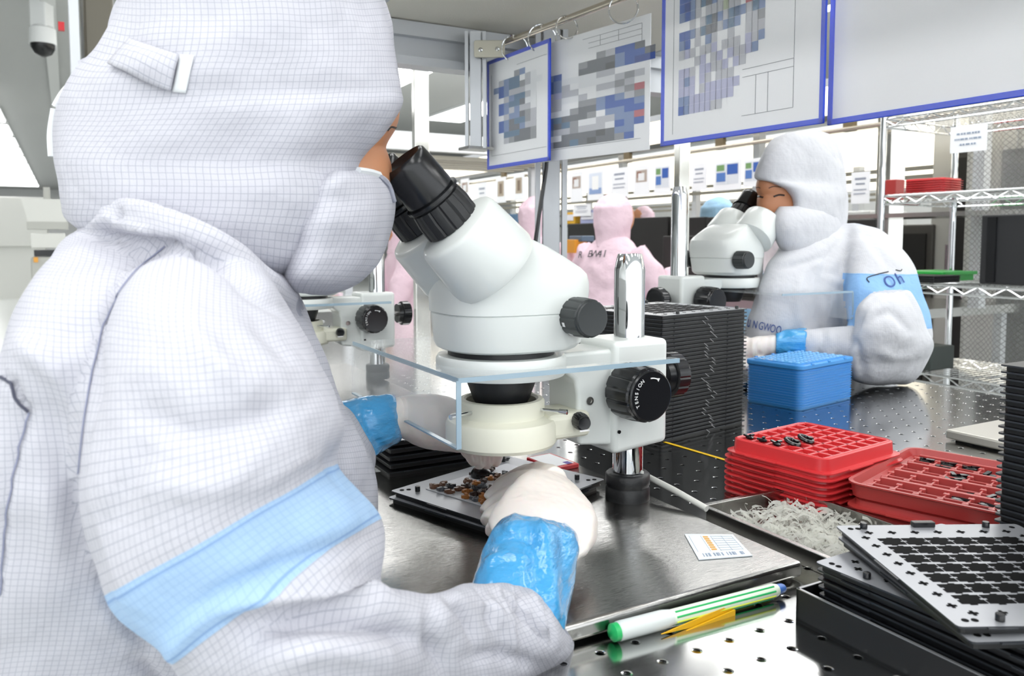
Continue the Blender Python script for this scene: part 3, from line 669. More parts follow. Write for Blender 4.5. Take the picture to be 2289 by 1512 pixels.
def pattern_face(t, w, h, th, nx, ny, m=BTRAY, face=GRAYP, pins=True):
    b = MB(); mx_, my_ = w*.13, h*.16; cw, ch = (w-2*mx_)/nx, (h-2*my_)/ny; z = th+.0001
    for i in range(nx):
        for j in range(ny):
            x = -w/2+mx_+cw*(i+.5); y = -h/2+my_+ch*(j+.5)
            b.prism([(x-cw*.47, y-ch*.36), (x-cw*.2, y-ch*.36), (x-cw*.2, y-ch*.46), (x+cw*.05, y-ch*.46), (x+cw*.05, y-ch*.36), (x+cw*.47, y-ch*.36), (x+cw*.47, y-ch*.05), (x+cw*.36, y-ch*.05), (x+cw*.36, y+ch*.1), (x+cw*.47, y+ch*.1), (x+cw*.47, y+ch*.38), (x+cw*.2, y+ch*.38), (x+cw*.2, y+ch*.46), (x-cw*.05, y+ch*.46), (x-cw*.05, y+ch*.38), (x-cw*.47, y+ch*.38), (x-cw*.47, y+ch*.1), (x-cw*.36, y+ch*.1), (x-cw*.36, y-ch*.05), (x-cw*.47, y-ch*.05)], z-.0003, z)
    b.build('pockets', mat('pocket_black', '050506', .7, 0, Specular_IOR_Level=.1), t)
    b = MB()
    for i in range(nx+1):
        for y in (-h/2+my_*.62, h/2-my_*.62): cross(b, -w/2+mx_+cw*(i), y, .0062, z-.0001)
    for j in range(ny+1):
        for x in (-w/2+mx_*.62, w/2-mx_*.62): cross(b, x, -h/2+my_+ch*j, .0062, z-.0001)
    for x in (-w/2+.009, w/2-.009, -w/2+.015):
        for y in (-h/2+.008, h/2-.008): b.lathe([(.0022, z-.0002), (.0022, z)], 14, mx=Matrix.Translation((x, y, 0)))
    b.build('cross_slots', mat('pocket_black', '050506', .7, 0, Specular_IOR_Level=.1), t)
    if pins:
        for x, y in ((-w*.3, -h/2+.007), (w*.3, h/2-.007), (w/2-.02, -h/2+.007), (-w/2+.02, h/2-.007)):
            MB().lathe([(.0028, th), (.0028, th+.004), (.0024, th+.0045)], 16, mx=Matrix.Translation((x, y, 0))).build('pin', BLK, t, 40)
def stack(proto, base, ang, n, pitch, labels, group, jit=.0004, rj=.002):
    """n copies, one per tray; labels(i) describes each"""
    for i in range(n):
        o = dup(proto, (base[0]+random.uniform(-jit, jit), base[1]+random.uniform(-jit, jit), base[2]+i*pitch), ang+random.uniform(-rj, rj), labels(i, n), group)
        for c in o.children:
            if c.name.startswith('notch'): c.location.x = .004+.011*math.sin(i*.8)+.005*math.sin(i*2.1)
def drop(t):
    for c in list(t.children): drop(c)
    bpy.data.objects.remove(t)
ORD = ['lowest', 'second', 'third', 'fourth', 'fifth', 'sixth', 'seventh', 'eighth', 'ninth', 'tenth', 'eleventh', 'twelfth', 'thirteenth', 'fourteenth', 'fifteenth', 'sixteenth', 'seventeenth', 'eighteenth', 'nineteenth', 'twentieth']
def ords(i):
    if i < 20: return ORD[i]
    T_ = {20: 'twenty', 30: 'thirty', 40: 'forty'}; tn = (i+1)//10*10; k = (i+1) % 10
    return (T_[tn]+'-'+['', 'first', 'second', 'third', 'fourth', 'fifth', 'sixth', 'seventh', 'eighth', 'ninth'][k]) if k else {30: 'thirtieth', 40: 'fortieth'}[tn]
def lab(what, where):
    def f(i, n):
        if i == n-1: return 'topmost %s %s' % (what, where)
        if i == 0: return 'lowest %s %s' % (what, where)
        return '%s %s from the bottom %s' % (ords(i), what, where)
    return f
A39 = math.radians(39)
def placed(corner_px, z, ang, w, h, px=True):
    """centre of a w x h rectangle whose nearest corner shows at that pixel; w runs along ang"""
    c = onz(*corner_px, z) if px else Vector(corner_px); d = Vector((math.cos(ang), math.sin(ang), 0)); e = Vector((-d.y, d.x, 0)); q = c+d*w/2+e*h/2; q.z = z; return q
# ---- tall black stack behind the microscope post
TW, TH_ = .207, .185
p = black_tray(TW, TH_, .0056, notch=True); tag(p, 'x', 'tray')
b0 = placed((1478, 992), TZ, A39, TW, TH_); stack(p, b0, A39, 31, .00585, lab('black tray', 'of the tall stack behind the chrome post'), 'black trays in the tall stack behind the post')
tp = black_tray(TW, TH_, .0056, pattern=True); pattern_face(tp, TW, TH_, .0056, 7, 5); tag(tp, 'grey patterned tray topping the tall stack behind the chrome post', 'tray', 'black trays in the tall stack behind the post')
tp.location = (b0.x, b0.y, TZ+31*.00585); tp.rotation_euler = (0, 0, A39)
# ---- tall black stack cut by the right border
pR = black_tray(.20, .12, .0056); tag(pR, "x", "tray")

AQ = TH-PI/2; qR = placed((.410, .668, 0), TZ, AQ, .20, .12, False); stack(pR, qR, AQ, 33, .0058, lab("black tray", "of the tall stack at the right border"), "black trays in the tall stack at the right border", .0006, .006)
drop(p); drop(pR)
# ---- left stack on the platform, under the left hand
p = black_tray(.165, .13, .0066); tag(p, 'x', 'tray'); bl = placed((868, 1070), PZ, TH, .165, .13)
stack(p, bl, TH, 4, .0092, lab('black tray', 'under the far gloved hand'), 'black trays on the platform under the far hand', .0012, .01)
tp = black_tray(.165, .13, .0066, pattern=True); pattern_face(tp, .165, .13, .0066, 6, 4); tag(tp, 'grey patterned tray topping the pile under the far gloved hand', 'tray', 'black trays on the platform under the far hand')
tp.location = (bl.x, bl.y, PZ+4*.0092); tp.rotation_euler = (0, 0, TH)
drop(p)
# ---- blue trays
def blue_tray(w, h, th):
    t = empty('blue_tray'); b = MB(); b.prism(rrect(w-.004, h-.004, .012, 4), 0, th*.75); b.build('body', BLUT, t, 40)
    MB().prism(rrect(w, h, .014, 4), th*.75, th).build('rim', BLUT, t, 40, bevel=.0006, seg=1); return t
p = blue_tray(.185, .115, .0042); tag(p, 'x', 'tray'); bb = placed((1788, 918), TZ, A39, .185, .115)
bb = bb + Vector((-.000, 0, 0))
stack(p, bb, A39, 15, .0046, lab('blue tray', 'of the stack before the other operator'), 'blue trays in the stack before the other operator', .0005, .004)
drop(p)
def blue_lid(w, h):
    t = empty('tray_cover'); MB().prism(rrect(w+.002, h+.002, .014, 4), 0, .009).build('rim', BLUT, t, 40, bevel=.002)
    b = MB(); b.prism(rrect(w-.02, h-.02, .008, 3), .008, .0105); b.build('panel', glassy('blue_clear', '5aa6e4', .85, .08), t)
    b = MB()
    for i in range(13):
        for j in range(6): b.lathe([(.0035, .0105), (.003, .012), (.0012, .0122)], 10, mx=Matrix.Translation((-w/2+.02+i*(w-.04)/12, -h/2+.018+j*(h-.036)/5, 0)))
    b.build('dimples', mat('pale_blue_plastic', '86c0ee', .15), t)
    for s in (-1, 1):
        for x in (-.3, 0, .3): MB().box((x*w, s*(h/2), .0085), (.008, .004, .004)).build('catch', BLUT, t, bevel=.001)
    return t
tl = blue_lid(.185, .115); tl.location = (bb.x, bb.y, TZ+15*.0046); tl.rotation_euler = (0, 0, A39); tag(tl, 'clear-topped blue lid with dimples on the blue tray stack', 'lid')
# ---- red trays
def red_tray(w, h, m, depth=.010, step=.0, cells=None, rim=.004, lift=0):
    t = empty('red_tray'); b = MB()
    def ringp(W, H, r): return rrect(W, H, r, 5)
    prof = [(w, h, .016, 0), (w, h, .016, .0012), (w-.012, h-.012, .014, .002), (w-.014, h-.014, .013, depth), (w-.018, h-.018, .012, depth+.001), (w-.026, h-.026, .010, depth-.001)]
    n = len(ringp(w, h, .016)); vs = []; fs = []
    for W, H, r, z in prof: vs += [(x, y, z) for x, y in ringp(W, H, r)]
    for j in range(len(prof)-1):
        for i in range(n): fs.append((j*n+i, j*n+(i+1) % n, (j+1)*n+(i+1) % n, (j+1)*n+i))
    b.add(vs, fs+[tuple(range(n))[::-1]])
    for s in (-1, 1): b.box((-w*.1, s*(h/2+.0012), .001), (w*.28, .003, .0012)); b.box((s*(w/2+.001), h*.1, .001), (.003, h*.3, .0012))
    b.build('shell', m, t, 35, solid=0)
    if cells:
        nx, ny = cells; W, H = w-.026, h-.026; g = MB(); zf = depth-.006
        g.box((0, 0, zf-.0005), (W+.004, H+.004, .001))
        for i in range(nx+1): g.box((-W/2+W*i/nx, 0, zf+.0033), (.0042 if i % nx else .003, H, .0066))
        for j in range(ny+1): g.box((0, -H/2+H*j/ny, zf+.0033), (W, .0032, .0066))
        for i in range(nx):
            for j in range(ny):
                x = -W/2+W*(i+.5)/nx; y = -H/2+H*(j+.5)/ny
                g.box((x, y-H/ny*.32, zf+.0025), (.0015, H/ny*.36, .005)); g.box((x, y+H/ny*.32, zf+.0025), (.0015, H/ny*.36, .005))
        g.build('cell_grid', m, t, bevel=.0005, seg=1)
    return t
RW, RH = .178, .212
AR = math.radians(37)
def parts_in(t0, spots, w, h, nx, ny, z, ang, centre, label, s=1.0, grp='black moulded parts in the red trays'):
    W, H = w-.026, h-.026; d = Vector((math.cos(ang), math.sin(ang), 0)); e = Vector((-d.y, d.x, 0))
    for (i, j) in spots:
        lb_ = label % (ORD[i].replace('lowest', 'first'), ORD[j].replace('lowest', 'first'))
        q = Vector(centre)+d*(-W/2+W*(i+.5)/nx)+e*(-H/2+H*(j+.5)/ny); q.z = z
        b = MB(); b.lathe([(.0045*s, 0), (.005*s, .002), (.0025*s, .0035), (.0022*s, .001)], 10); b.box((.004*s, 0, .0035), (.006*s, .003*s, .002)); b.box((-.003*s, .003*s, .003), (.003*s, .006*s, .002))
        o = b.build('moulded_part', BLK, loc=q, rot=(random.uniform(-.3, .3), 0, ang+random.uniform(-.8, .8))); tag(o, lb_, 'moulded part', grp)
rl_, rf_, rr_ = onz(1600, 1003, TZ+.049), onz(1850, 1064, TZ+.049), onz(2030, 1010, TZ+.049)
AR = math.atan2((rr_-rf_).y, (rr_-rf_).x); RWd = (rr_-rf_).length; RHt = (rl_-rf_).length
print('RED', math.degrees(AR), RWd, RHt)
cr_ = placed((rf_.x, rf_.y, 0), TZ, AR, RWd, RHt, False)
pr = red_tray(RWd, RHt, REDT, .0055); tag(pr, 'x', 'tray'); stack(pr, cr_, AR, 7, .0066, lab('red tray', 'of the bright red stack'), 'red trays in the bright stack', .0006, .004)
drop(pr)
tr = red_tray(RWd-.004, RHt-.004, REDT, .015, cells=(7, 6)); tr.location = (cr_.x, cr_.y, TZ+7*.0066); tr.rotation_euler = (0, 0, AR); tag(tr, 'bright red compartment tray with a few black parts, topping its stack', 'tray', 'red trays in the bright stack')
parts_in(tr, [(0, 5), (0, 4), (0, 3)], RWd-.004, RHt-.004, 7, 6, TZ+7*.0066+.0155, AR, cr_, 'black part in bright red tray, %s cell from left, %s from near side', 1.0)
for q in ((1800, 985), (1770, 992)):
    p_ = onz(q[0], q[1], TZ+7*.0066+.016); b = MB(); b.tube([(math.cos(a)*.008, math.sin(a)*.008, .002) for a in [2*PI*k/14 for k in range(14)]], .0024, 6, closed=True); b.box((.006, 0, .003), (.008, .004, .004))
    o = b.build('moulded_ring', BLK, loc=p_, rot=(.3, .2, .5), smooth=True); tag(o, 'black ring-shaped part on the bright red tray, '+('nearer to the blue stack' if q[0] == 1800 else 'nearer to the steel dish'), 'moulded part', 'ring parts on the bright red tray')
# second, darker red stack, open side up
AD = math.radians(-26)
pd = red_tray(.24, .20, REDT, .008); tag(pd, 'x', 'tray')
def dark_tray(w, h):
    t = empty('red_tray'); b = MB(); prof = [(w-.016, h-.016, .014, 0), (w-.010, h-.010, .014, .003), (w-.008, h-.008, .015, .003), (w-.004, h-.004, .016, .016), (w, h, .017, .017), (w, h, .017, .0185), (w-.008, h-.008, .014, .0185), (w-.014, h-.014, .012, .0105), (w-.03, h-.03, .006, .0105)]
    n = len(rrect(w, h, .01, 5)); vs = []; fs = []
    for W, H, r, z in prof: vs += [(x, y, z) for x, y in rrect(W, H, r, 5)]
    for j in range(len(prof)-1):
        for i in range(n): fs.append((j*n+i, j*n+(i+1) % n, (j+1)*n+(i+1) % n, (j+1)*n+i))
    b.add(vs, fs+[tuple(range(n))[::-1]]); b.build('shell', REDD, t, 35)
    nx, ny = 6, 8; W, H = w-.034, h-.034; g = MB(); MB().box((0, 0, .003), (W+.004, H+.004, .001)).build('floor_sheet', mat('shaded_red_plastic', '5e1414', .3), t)  # floor sheet is darker: the shade of the deep pockets is in its colour
    for j in range(ny+1):
        g.box((0, -H/2+H*j/ny, .0085), (W, .0045 if j % 2 == 0 else .0016, .011 if j % 2 == 0 else .006))
    for i in range(nx+1):
        g.box((-W/2+W*i/nx, 0, .0075), (.002, H, .009))
        for j in range(ny): g.box((-W/2+W*i/nx, -H/2+H*(j+.5)/ny, .008), (.006, .0045, .010))
    g.build('cell_grid', mat('lit_red_plastic', 'b84c4a', .25), t, bevel=.0006, seg=1); return t  # dividers a little paler than the shell: light on them put into the colour
DW, DH = .17, .2
AD = math.radians(29)
# near corner of the dark red stack is hidden behind the silver tray; its left corner shows
cl = onz(1880, 1120, TZ+.012); dd = Vector((math.cos(AD-PI/2), math.sin(AD-PI/2), 0)); 
# edges: far left corner (1880,1085) -> back corner (2090,1025); front edge (1880,1140) -> (2230,1195)
LC = onz(1884, 1094, TZ+.036); BC = onz(2095, 1024, TZ+.036); FC = onz(2236, 1170, TZ+.036)
e1 = (BC-LC); e2 = (FC-LC)
AD = math.atan2(e2.y, e2.x)
d = Vector((math.cos(AD), math.sin(AD), 0)); e = Vector((-d.y, d.x, 0))
DH = max(.12, min(.24, e1.dot(e)*1.0)); cD = LC + d*DW/2 + e*DH/2
for i in range(3):
    z = TZ+i*.009
    pd2 = red_tray(DW, DH, REDT if i < 1 else REDD, .008)
    tag(pd2, ['lowest bright red tray under the dark red compartment tray', 'middle dull red tray under the dark red compartment tray', 'upper dull red tray just under the dark red compartment tray'][i], 'tray', 'trays of the dark red pile')
    pd2.location = (cD.x+(.002 if i == 0 else 0), cD.y, z); pd2.rotation_euler = (0, 0, AD+(.03 if i == 0 else 0))
drop(pd)
td = dark_tray(DW, DH); td.location = (cD.x, cD.y, TZ+.0265); td.rotation_euler = (0, 0, AD); tag(td, 'dark red compartment tray half filled with black parts', 'tray', 'trays of the dark red pile')
parts_in(td, [(0, 7), (1, 7), (1, 6), (2, 7), (2, 5), (3, 6), (2, 4), (4, 2), (3, 1), (4, 1), (3, 2), (5, 0), (4, 0), (4, 4)], DW+0, DH+0, 6, 8, TZ+.0345, AD, cD, 'black part in dark red tray, %s column from left, %s row from the edge', 1.5, 'black parts in the dark red tray')
# ---- shallow steel dish with clear plastic scraps
DR = onz(1812, 1155, TZ+.018)
n_ = onz(1580, 1132, TZ+.018); r_ = onz(1745, 1088, TZ+.018); f_ = onz(1905, 1268, TZ+.018)
ax_ = (r_-n_); ay_ = (f_-n_); AX = math.atan2(ay_.y, ay_.x); dx = Vector((math.cos(AX), math.sin(AX), 0)); dy = Vector((-dx.y, dx.x, 0))
SW, SH = .185, max(.10, ax_.dot(dy)); cS = n_+dx*SW/2+dy*SH/2
ds = empty('steel_dish', (cS.x, cS.y, TZ), AX); tag(ds, 'shallow steel dish filled with clear plastic scraps beside the red stacks', 'dish')
b = MB(); b.box((0, 0, .001), (SW, SH, .0012))
for s in (-1, 1): b.box((0, s*SH/2, .0095), (SW, .0012, .018)); b.box((s*SW/2, 0, .0095), (.0012, SH, .018))
b.build('dish_body', STEEL, ds); b = MB()
for s in (-1, 1): b.box((0, s*(SH/2+.0025), .0185), (SW+.01, .006, .0012)); b.box((s*(SW/2+.0025), 0, .0185), (.006, SH+.01, .0012))
b.build('rolled_rim', STEEL, ds, bevel=.0005, seg=1)
b = MB(); rnd = random.Random(3)
for k in range(650):
    c = Vector((rnd.uniform(-SW/2+.02, SW/2-.02), rnd.uniform(-SH/2+.014, SH/2-.014), .003+rnd.random()*.012)); a = rnd.uniform(0, 6.28); L = rnd.uniform(.006, .022); cur = rnd.uniform(-2.5, 2.5); pts = []
    for i in range(8):
        t_ = i/7; pts.append(c+Vector((math.cos(a+cur*t_), math.sin(a+cur*t_), .55*math.sin(t_*3+k)))*L*t_)
    for p_ in pts: p_.x = max(-SW/2+.004, min(SW/2-.004, p_.x)); p_.y = max(-SH/2+.004, min(SH/2-.004, p_.y)); p_.z = max(.003, min(.02, p_.z))
    wd = rnd.uniform(.0004, .0024); vs = []
    for i, p_ in enumerate(pts): vs += [tuple(p_+Vector((0, 0, wd))), tuple(p_-Vector((0, 0, wd*.6)))]
    b.add(vs, [(2*i, 2*i+1, 2*i+3, 2*i+2) for i in range(7)])
o = b.build('plastic_scraps', glassy('clear_scrap', 'fafaf2', .62, .12), smooth=True, loc=(cS.x, cS.y, TZ), rot=(0, 0, AX)); tag(o, 'heap of clear curled plastic scraps in the steel dish', 'scraps', None, 'stuff')
# ---- white tube from the post collar to the dish
a_, b_ = onz(1440, 1062, PZ+.02), onz(1580, 1138, TZ+.022)
o = MB().tube([onz(1432, 1058, PZ+.03), a_, a_.lerp(b_, .5)+Vector((0, 0, .001)), b_], .0034, 10).build('white_lead', mat('white_lead', 'dcdcd6', .35), smooth=True); tag(o, 'white power lead running from behind the chrome post to the steel dish', 'lead')

# ---- bottom right pile: black open box, trays in it, loose trays on top
bx = uv2w(.4845, .42, 0); w_, h_ = .215, .19
q = placed(tuple(bx), TZ, AQ, w_, h_, False)
bo = empty('black_box', (q.x, q.y, TZ), AQ); tag(bo, 'low black open box holding a pile of carrier trays at the lower right', 'box')
b = MB(); b.box((0, 0, .0015), (w_, h_, .003))
for s in (-1, 1): b.box((0, s*(h_/2-.001), .013), (w_, .002, .026)); b.box((s*(w_/2-.001), 0, .013), (.002, h_, .026))
b.build('box_shell', BTRAY, bo); b = MB()
for s in (-1, 1): b.box((0, s*(h_/2-.001), .0262), (w_, .0022, .0006)); b.box((s*(w_/2-.001), 0, .0262), (.0022, h_, .0006))
b.build('pale_edge', mat('pale_edge', 'a8a9ab', .3, .6), bo)  # pale strips along the top of the box walls
cp = q + Vector((0, 0, 0)); p = black_tray(.198, .165, .0062); tag(p, 'x', 'tray')
stack(p, (cp.x, cp.y, TZ+.003), AQ, 6, .0067, lab('black tray', 'of the pile in the low black box'), 'carrier trays in the low black box', .0012, .01); drop(p)
tp = black_tray(.198, .165, .0062, pattern=True); tag(tp, 'grey faced tray lying crooked under the big patterned tray', 'tray', 'carrier trays in the low black box'); pattern_face(tp, .198, .165, .0062, 6, 4)
tp.location = (cp.x-.002, cp.y, TZ+.003+6*.0067); tp.rotation_euler = (0, 0, AQ+.03)
A2 = math.radians(1.5); zt_ = TZ+.003+7*.0067+.0008; W2, H2 = .150, .172
c2_ = Vector((.268, .466, 0)); q2 = placed(tuple(c2_), zt_, A2, W2, H2, False)
p = black_tray(W2, H2, .0062, pattern=True); tag(p, 'lower of the two loose trays with pocket pattern at the lower right', 'tray', 'loose patterned trays'); pattern_face(p, W2, H2, .0062, 5, 7, pins=False); p.location = (q2.x+.002, q2.y-.003, zt_-.0006); p.rotation_euler = (0, 0, A2+.035)
p = black_tray(W2, H2, .0062, pattern=True); tag(p, 'silver grey tray with rows of black pockets, on top at the lower right', 'tray', 'loose patterned trays'); p.location = (q2.x, q2.y, zt_+.0062); p.rotation_euler = (0, 0, A2)
# face with seven by seven pockets and plus-shaped slots round them
pattern_face(p, W2, H2, .0062, 6, 7)
MB().prism(rrect(.018, .006, .001), 0, .004, mx=Matrix.Translation((-.005, H2/2-.004, .0062))).build('clip', BLK, p, bevel=.0005)
text_obj('engraved_mark', 'A-12 0036', .0055, Matrix.Translation((-W2/2+.008, -.03, .0063)) @ Matrix.Rotation(-PI/2, 4, 'Z'), mat('engraving', '6c6e72', .5), p) if False else None
# ---- work tray with dark parts on the platform
AW = math.radians(48); qw = placed((1088, 1198), PZ, AW, .186, .146)
for k in range(2):
    p = black_tray(.186, .146, .0062, pattern=True); p.location = (qw.x+.003*k, qw.y, PZ+.0064*k); p.rotation_euler = (0, 0, AW+.02*(1-k))
    tag(p, ['lower of the two work trays under the objective', 'grey work tray that the gloved hands are filling'][k], 'tray', 'work trays on the platform')
    if k:
        b = MB()
        for x in (-1, 1):
            for y in (-1, 1):
                for dq in ((.009, .008), (.015, .012)): MB().lathe([(.0024, .0062), (.0024, .0064)], 14, mx=Matrix.Translation((x*(.093-dq[0]), y*(.073-dq[1]), 0))).build('peg_hole', MATS['pocket_black'], p)
        for x, y in ((-.07, -.06), (.07, .06), (-.075, .05), (.072, -.05)): MB().lathe([(.0028, .006), (.0028, .011), (.0022, .0115)], 14, mx=Matrix.Translation((x, y, 0))).build('pin', BLK, p, 40)
        MB().prism(rrect(.13, .10, .003), .0062, .0068).build('white_liner', mat('pale_liner', 'd4d5da', .5), p)
BR = [mat('brown_part', '6b4a35', .4), mat('dark_brown_part', '3c2c26', .4), mat('charcoal_part', '2b2b2e', .4), mat('orange_part', 'a5672c', .4), mat('grey_part', '55575c', .4)]
rnd = random.Random(11); M4 = Matrix.Translation((qw.x, qw.y, PZ+.0132)) @ Matrix.Rotation(AW, 4, 'Z'); kk = 0
for i in range(9):
    for j in range(7):
        x, y = -.056+i*.0125, -.034+j*.0125
        if abs(x+.008) > .052 or rnd.random() < .22: continue
        b = MB(); s = rnd.uniform(.8, 1.1); b.lathe([(.0042*s, 0), (.0046*s, .002), (.0026*s, .0042), (.0022*s, .0015)], 10); b.box((.003, 0, .0026), (.006, .003, .003)); b.box((-.002, .0035, .0025), (.003, .005, .0028))
        o = b.build('moulded_part', BR[rnd.randrange(5)], loc=M4 @ Vector((x, y, 0)), rot=(0, 0, rnd.uniform(0, 6))); mi_ = BR.index(o.data.materials[0]); tag(o, '%s part on work tray, %s row from post, %s from edge' % (['brown', 'dark brown', 'charcoal', 'orange', 'grey'][mi_], ORD[8-i].replace('lowest', 'first'), ORD[j].replace('lowest', 'first')), 'moulded part', 'moulded parts on the work tray')
# ---- black component held by the far hand
o = MB().lathe([(.011, 0), (.012, .004), (.010, .009), (.004, .011)], 20).build('moulded_part', BLK, loc=at(1074, 1068, .885), rot=(.3, .2, 0), smooth=True); tag(o, 'black round component held between the fingertips of the far hand', 'moulded part')
# ---- red card case, label, pens, tape
q = onz(1240, 1057, PZ); cc = empty('card_case', (q.x, q.y, PZ), math.radians(34)); tag(cc, 'small red case with a white card at the far edge of the platform', 'case')
MB().prism(rrect(.038, .060, .002, 3, 0, 0), 0, .005).build('case_body', mat('red_case', 'c8343c', .35), cc, bevel=.0006, seg=1); MB().box((.018, .031, .0053), (.032, .05, .0006)).build('card', PAPER, cc); MB().box((.027, .010, .0057), (.008, .010, .0002)).build('card_print', mat('violet_print', '6c5aa8', .5), cc)
L4 = [onz(x, y, PZ+.0006) for x, y in ((1530, 1195), (1562, 1252), (1682, 1243), (1638, 1196))]
lb = MB().prism([(p_.x, p_.y) for p_ in L4][::-1], PZ+.0002, PZ+.0010).build('paper_label', mat('label_paper', 'e6edf2', .6)); tag(lb, 'small white paper label with an orange line on the steel platform', 'label')
def bl_(u, v): a = L4[0].lerp(L4[1], v); c = L4[3].lerp(L4[2], v); r = a.lerp(c, u); r.z = PZ+.00115; return r
def strip(b, u0, v0, u1, v1): b.add([bl_(u0, v0), bl_(u0, v1), bl_(u1, v1), bl_(u1, v0)], [(0, 1, 2, 3)])
b = MB()
for r in range(5):
    for c in range(7): strip(b, .34, .1+.62*c/7, .345+.1, .1+.62*(c+.75)/7) if r == 0 else None
b.build('orange_print', mat('orange_ink', 'e0aa50', .6), lb); b = MB()
for r in range(7): strip(b, .5+.0*r, .1+.1*r, .93, .112+.1*r); 
for c in (.06, .3, .5, .72, .93): strip(b, c, .08, c+.008, .74)
for c in range(16): 
    if c % 5 != 3: strip(b, .12+.05*c, .8, .14+.05*c+.012*(c % 3), .93)
b.build('grey_print', mat('grey_ink', '93a0b4', .6), lb)
tpz = TZ+.0006
a_, b_ = T0 = (onz(1478, 986, tpz), onz(1600, 1022, tpz)); dd = (b_-a_).normalized(); nn = Vector((-dd.y, dd.x, 0))*.0032
o = MB().quad(a_-nn, b_-nn+dd*.15, b_+nn+dd*.15, a_+nn).build('floor_tape', mat('yellow_tape', 'e8bc28', .5)); o.name = 'yellow_tape'; tag(o, 'narrow yellow tape line stuck across the perforated bench top', 'tape')
# green striped swab pen lying along the platform
pa, pb_ = onz(1372, 1416, TZ+.007), onz(1752, 1316, TZ+.007); ln = (pb_-pa).length; pa.z = pb_.z = TZ+.0075
M4 = frame(pa, pb_-pa, 'X'); sw = empty('swab_pen', pa); tag(sw, 'white and green striped pen lying along the front of the platform', 'pen')
def pp(name, b, m, sm=40): o = b.build(name, m, None, sm); o.parent = sw; o.location = -sw.location; return o
pp('barrel', MB().lathe([(.0052, .05), (.0058, .052), (.0058, ln-.012), (.0046, ln-.008)], 28, mx=M4), mat('pen_white', 'e2f0dc', .3))
pp('cap', MB().lathe([(.0055, .002), (.0072, .004), (.0072, .044), (.006, .052)], 28, mx=M4), glassy('pen_cap', 'e6ecea', .82, .2))
pp('cap_tip', MB().lathe([(.004, -.003), (.0066, -.001), (.0066, .005), (.0055, .006)], 28, mx=M4), mat('pen_green', '22b060', .35))
pp('tip', MB().lathe([(.0044, ln-.009), (.004, ln-.002), (.003, ln)], 20, mx=M4), mat('pen_blue', '4a78c8', .35))
for k, a in enumerate((70, 110, 150, 190, 30)):
    aa = math.radians(a); c, s = math.cos(aa), math.sin(aa); pp('green_stripe' if k % 2 == 0 else 'yellow_stripe', MB().tube([M4 @ Vector((.0055*c, .0055*s, z)) for z in (.054, ln-.014)], .0009, 6), MATS['pen_green'] if k % 2 == 0 else mat('pen_yellow', 'd2e64c', .35))
ta, tb = onz(1640, 1366, TZ+.003), onz(1782, 1318, TZ+.004)
tw = empty('tweezers', ta); tag(tw, 'yellow handled tweezers half hidden behind the striped pen', 'tweezers'); M4 = frame(Vector((0, 0, 0)), tb-ta, 'X'); L = (tb-ta).length
for s in (-1, 1): MB().prism([(-.0035, 0), (.0035, 0), (.0045, L*.6), (.002, L)], -.0006, .0006, mx=M4 @ Matrix.Rotation(-PI/2, 4, 'X') @ Matrix.Rotation(PI, 4, 'Z') @ Matrix.Scale(-1, 4, (0, 1, 0)) @ Matrix.Translation((s*.002, 0, s*.0012))).build('arm', mat('yellow_handle', 'e2ae1c', .4), tw)
# steel plate at the right (work platform of the other side)
cP = onz(2112, 985, TZ); q = placed(tuple(cP), TZ, AQ, .44, .40, False)
rp = empty('work_platform', q, AQ); tag(rp, 'pale steel work platform at the right, behind the dark red tray', 'platform'); b = MB(); b.prism(rrect(.44, .40, .003), .003, .017); b.build('platform_plate', mat('pale_steel', 'cfccc4', .3, .6), rp, True, bevel=.003); MB().box((0, 0, .0015), (.42, .38, .003)).build('gap_shade', BLKM, rp)  # here too a black sheet stands for the shade beneath the plate
# ---- the other microscopes
pl2 = dup(pl, pl.location+V*.86, RZ, 'steel work platform under the microscope behind the operator')
sc2 = dup(sc1, O1+V*.86+U*.022, None, 'white microscope behind, between the hooded head and the nearest microscope')
sc2.rotation_euler = (0, 0, SRZ)
O3 = Vector((.333, 1.6, PZ)); sc3 = microscope(O3, TH+.12, 'white stereo microscope that the operator across the bench looks into', lift=.033, post_h=.385, marks=False, ringlight=False)
pl3 = dup(pl, uv2w(O3.dot(U)+.10, O3.dot(V)+.13, TZ), RZ, 'steel work platform under the microscope across the bench')
CS2 = CS+V*.86; s0 = [o for o in bpy.data.objects if o.name.startswith('breath_shield')][0]
dup(s0, CS2+Vector((.02, 0, 0)), RZ, 'clear acrylic shield behind, close under the hood of the near operator')
# shield of microscope across the bench, lip towards its operator
t3 = empty('breath_shield', O3+Vector((.1, .05, .176)), TH); tag(t3, 'clear acrylic shield in front of the other operator', 'shield', 'breath shields under the microscope heads')
MB().prism(rrect(.20, .26, .006, 4, 0, -.16), -.002, .002).build('sheet', ACR, t3); MB().box((.10, -.16, 0), (.20, .001, .004)).build('polished_edge', ACRE, t3)
lp = MB().box((.20, -.03, -.028), (.004, .26, .056)).build('lip', ACR, t3); MB().tube([(.2, -.16, 0), (.201, -.161, -.05), (.196, -.161, -.055)], .0018, 6).build('lip_edge', ACRE, lp)
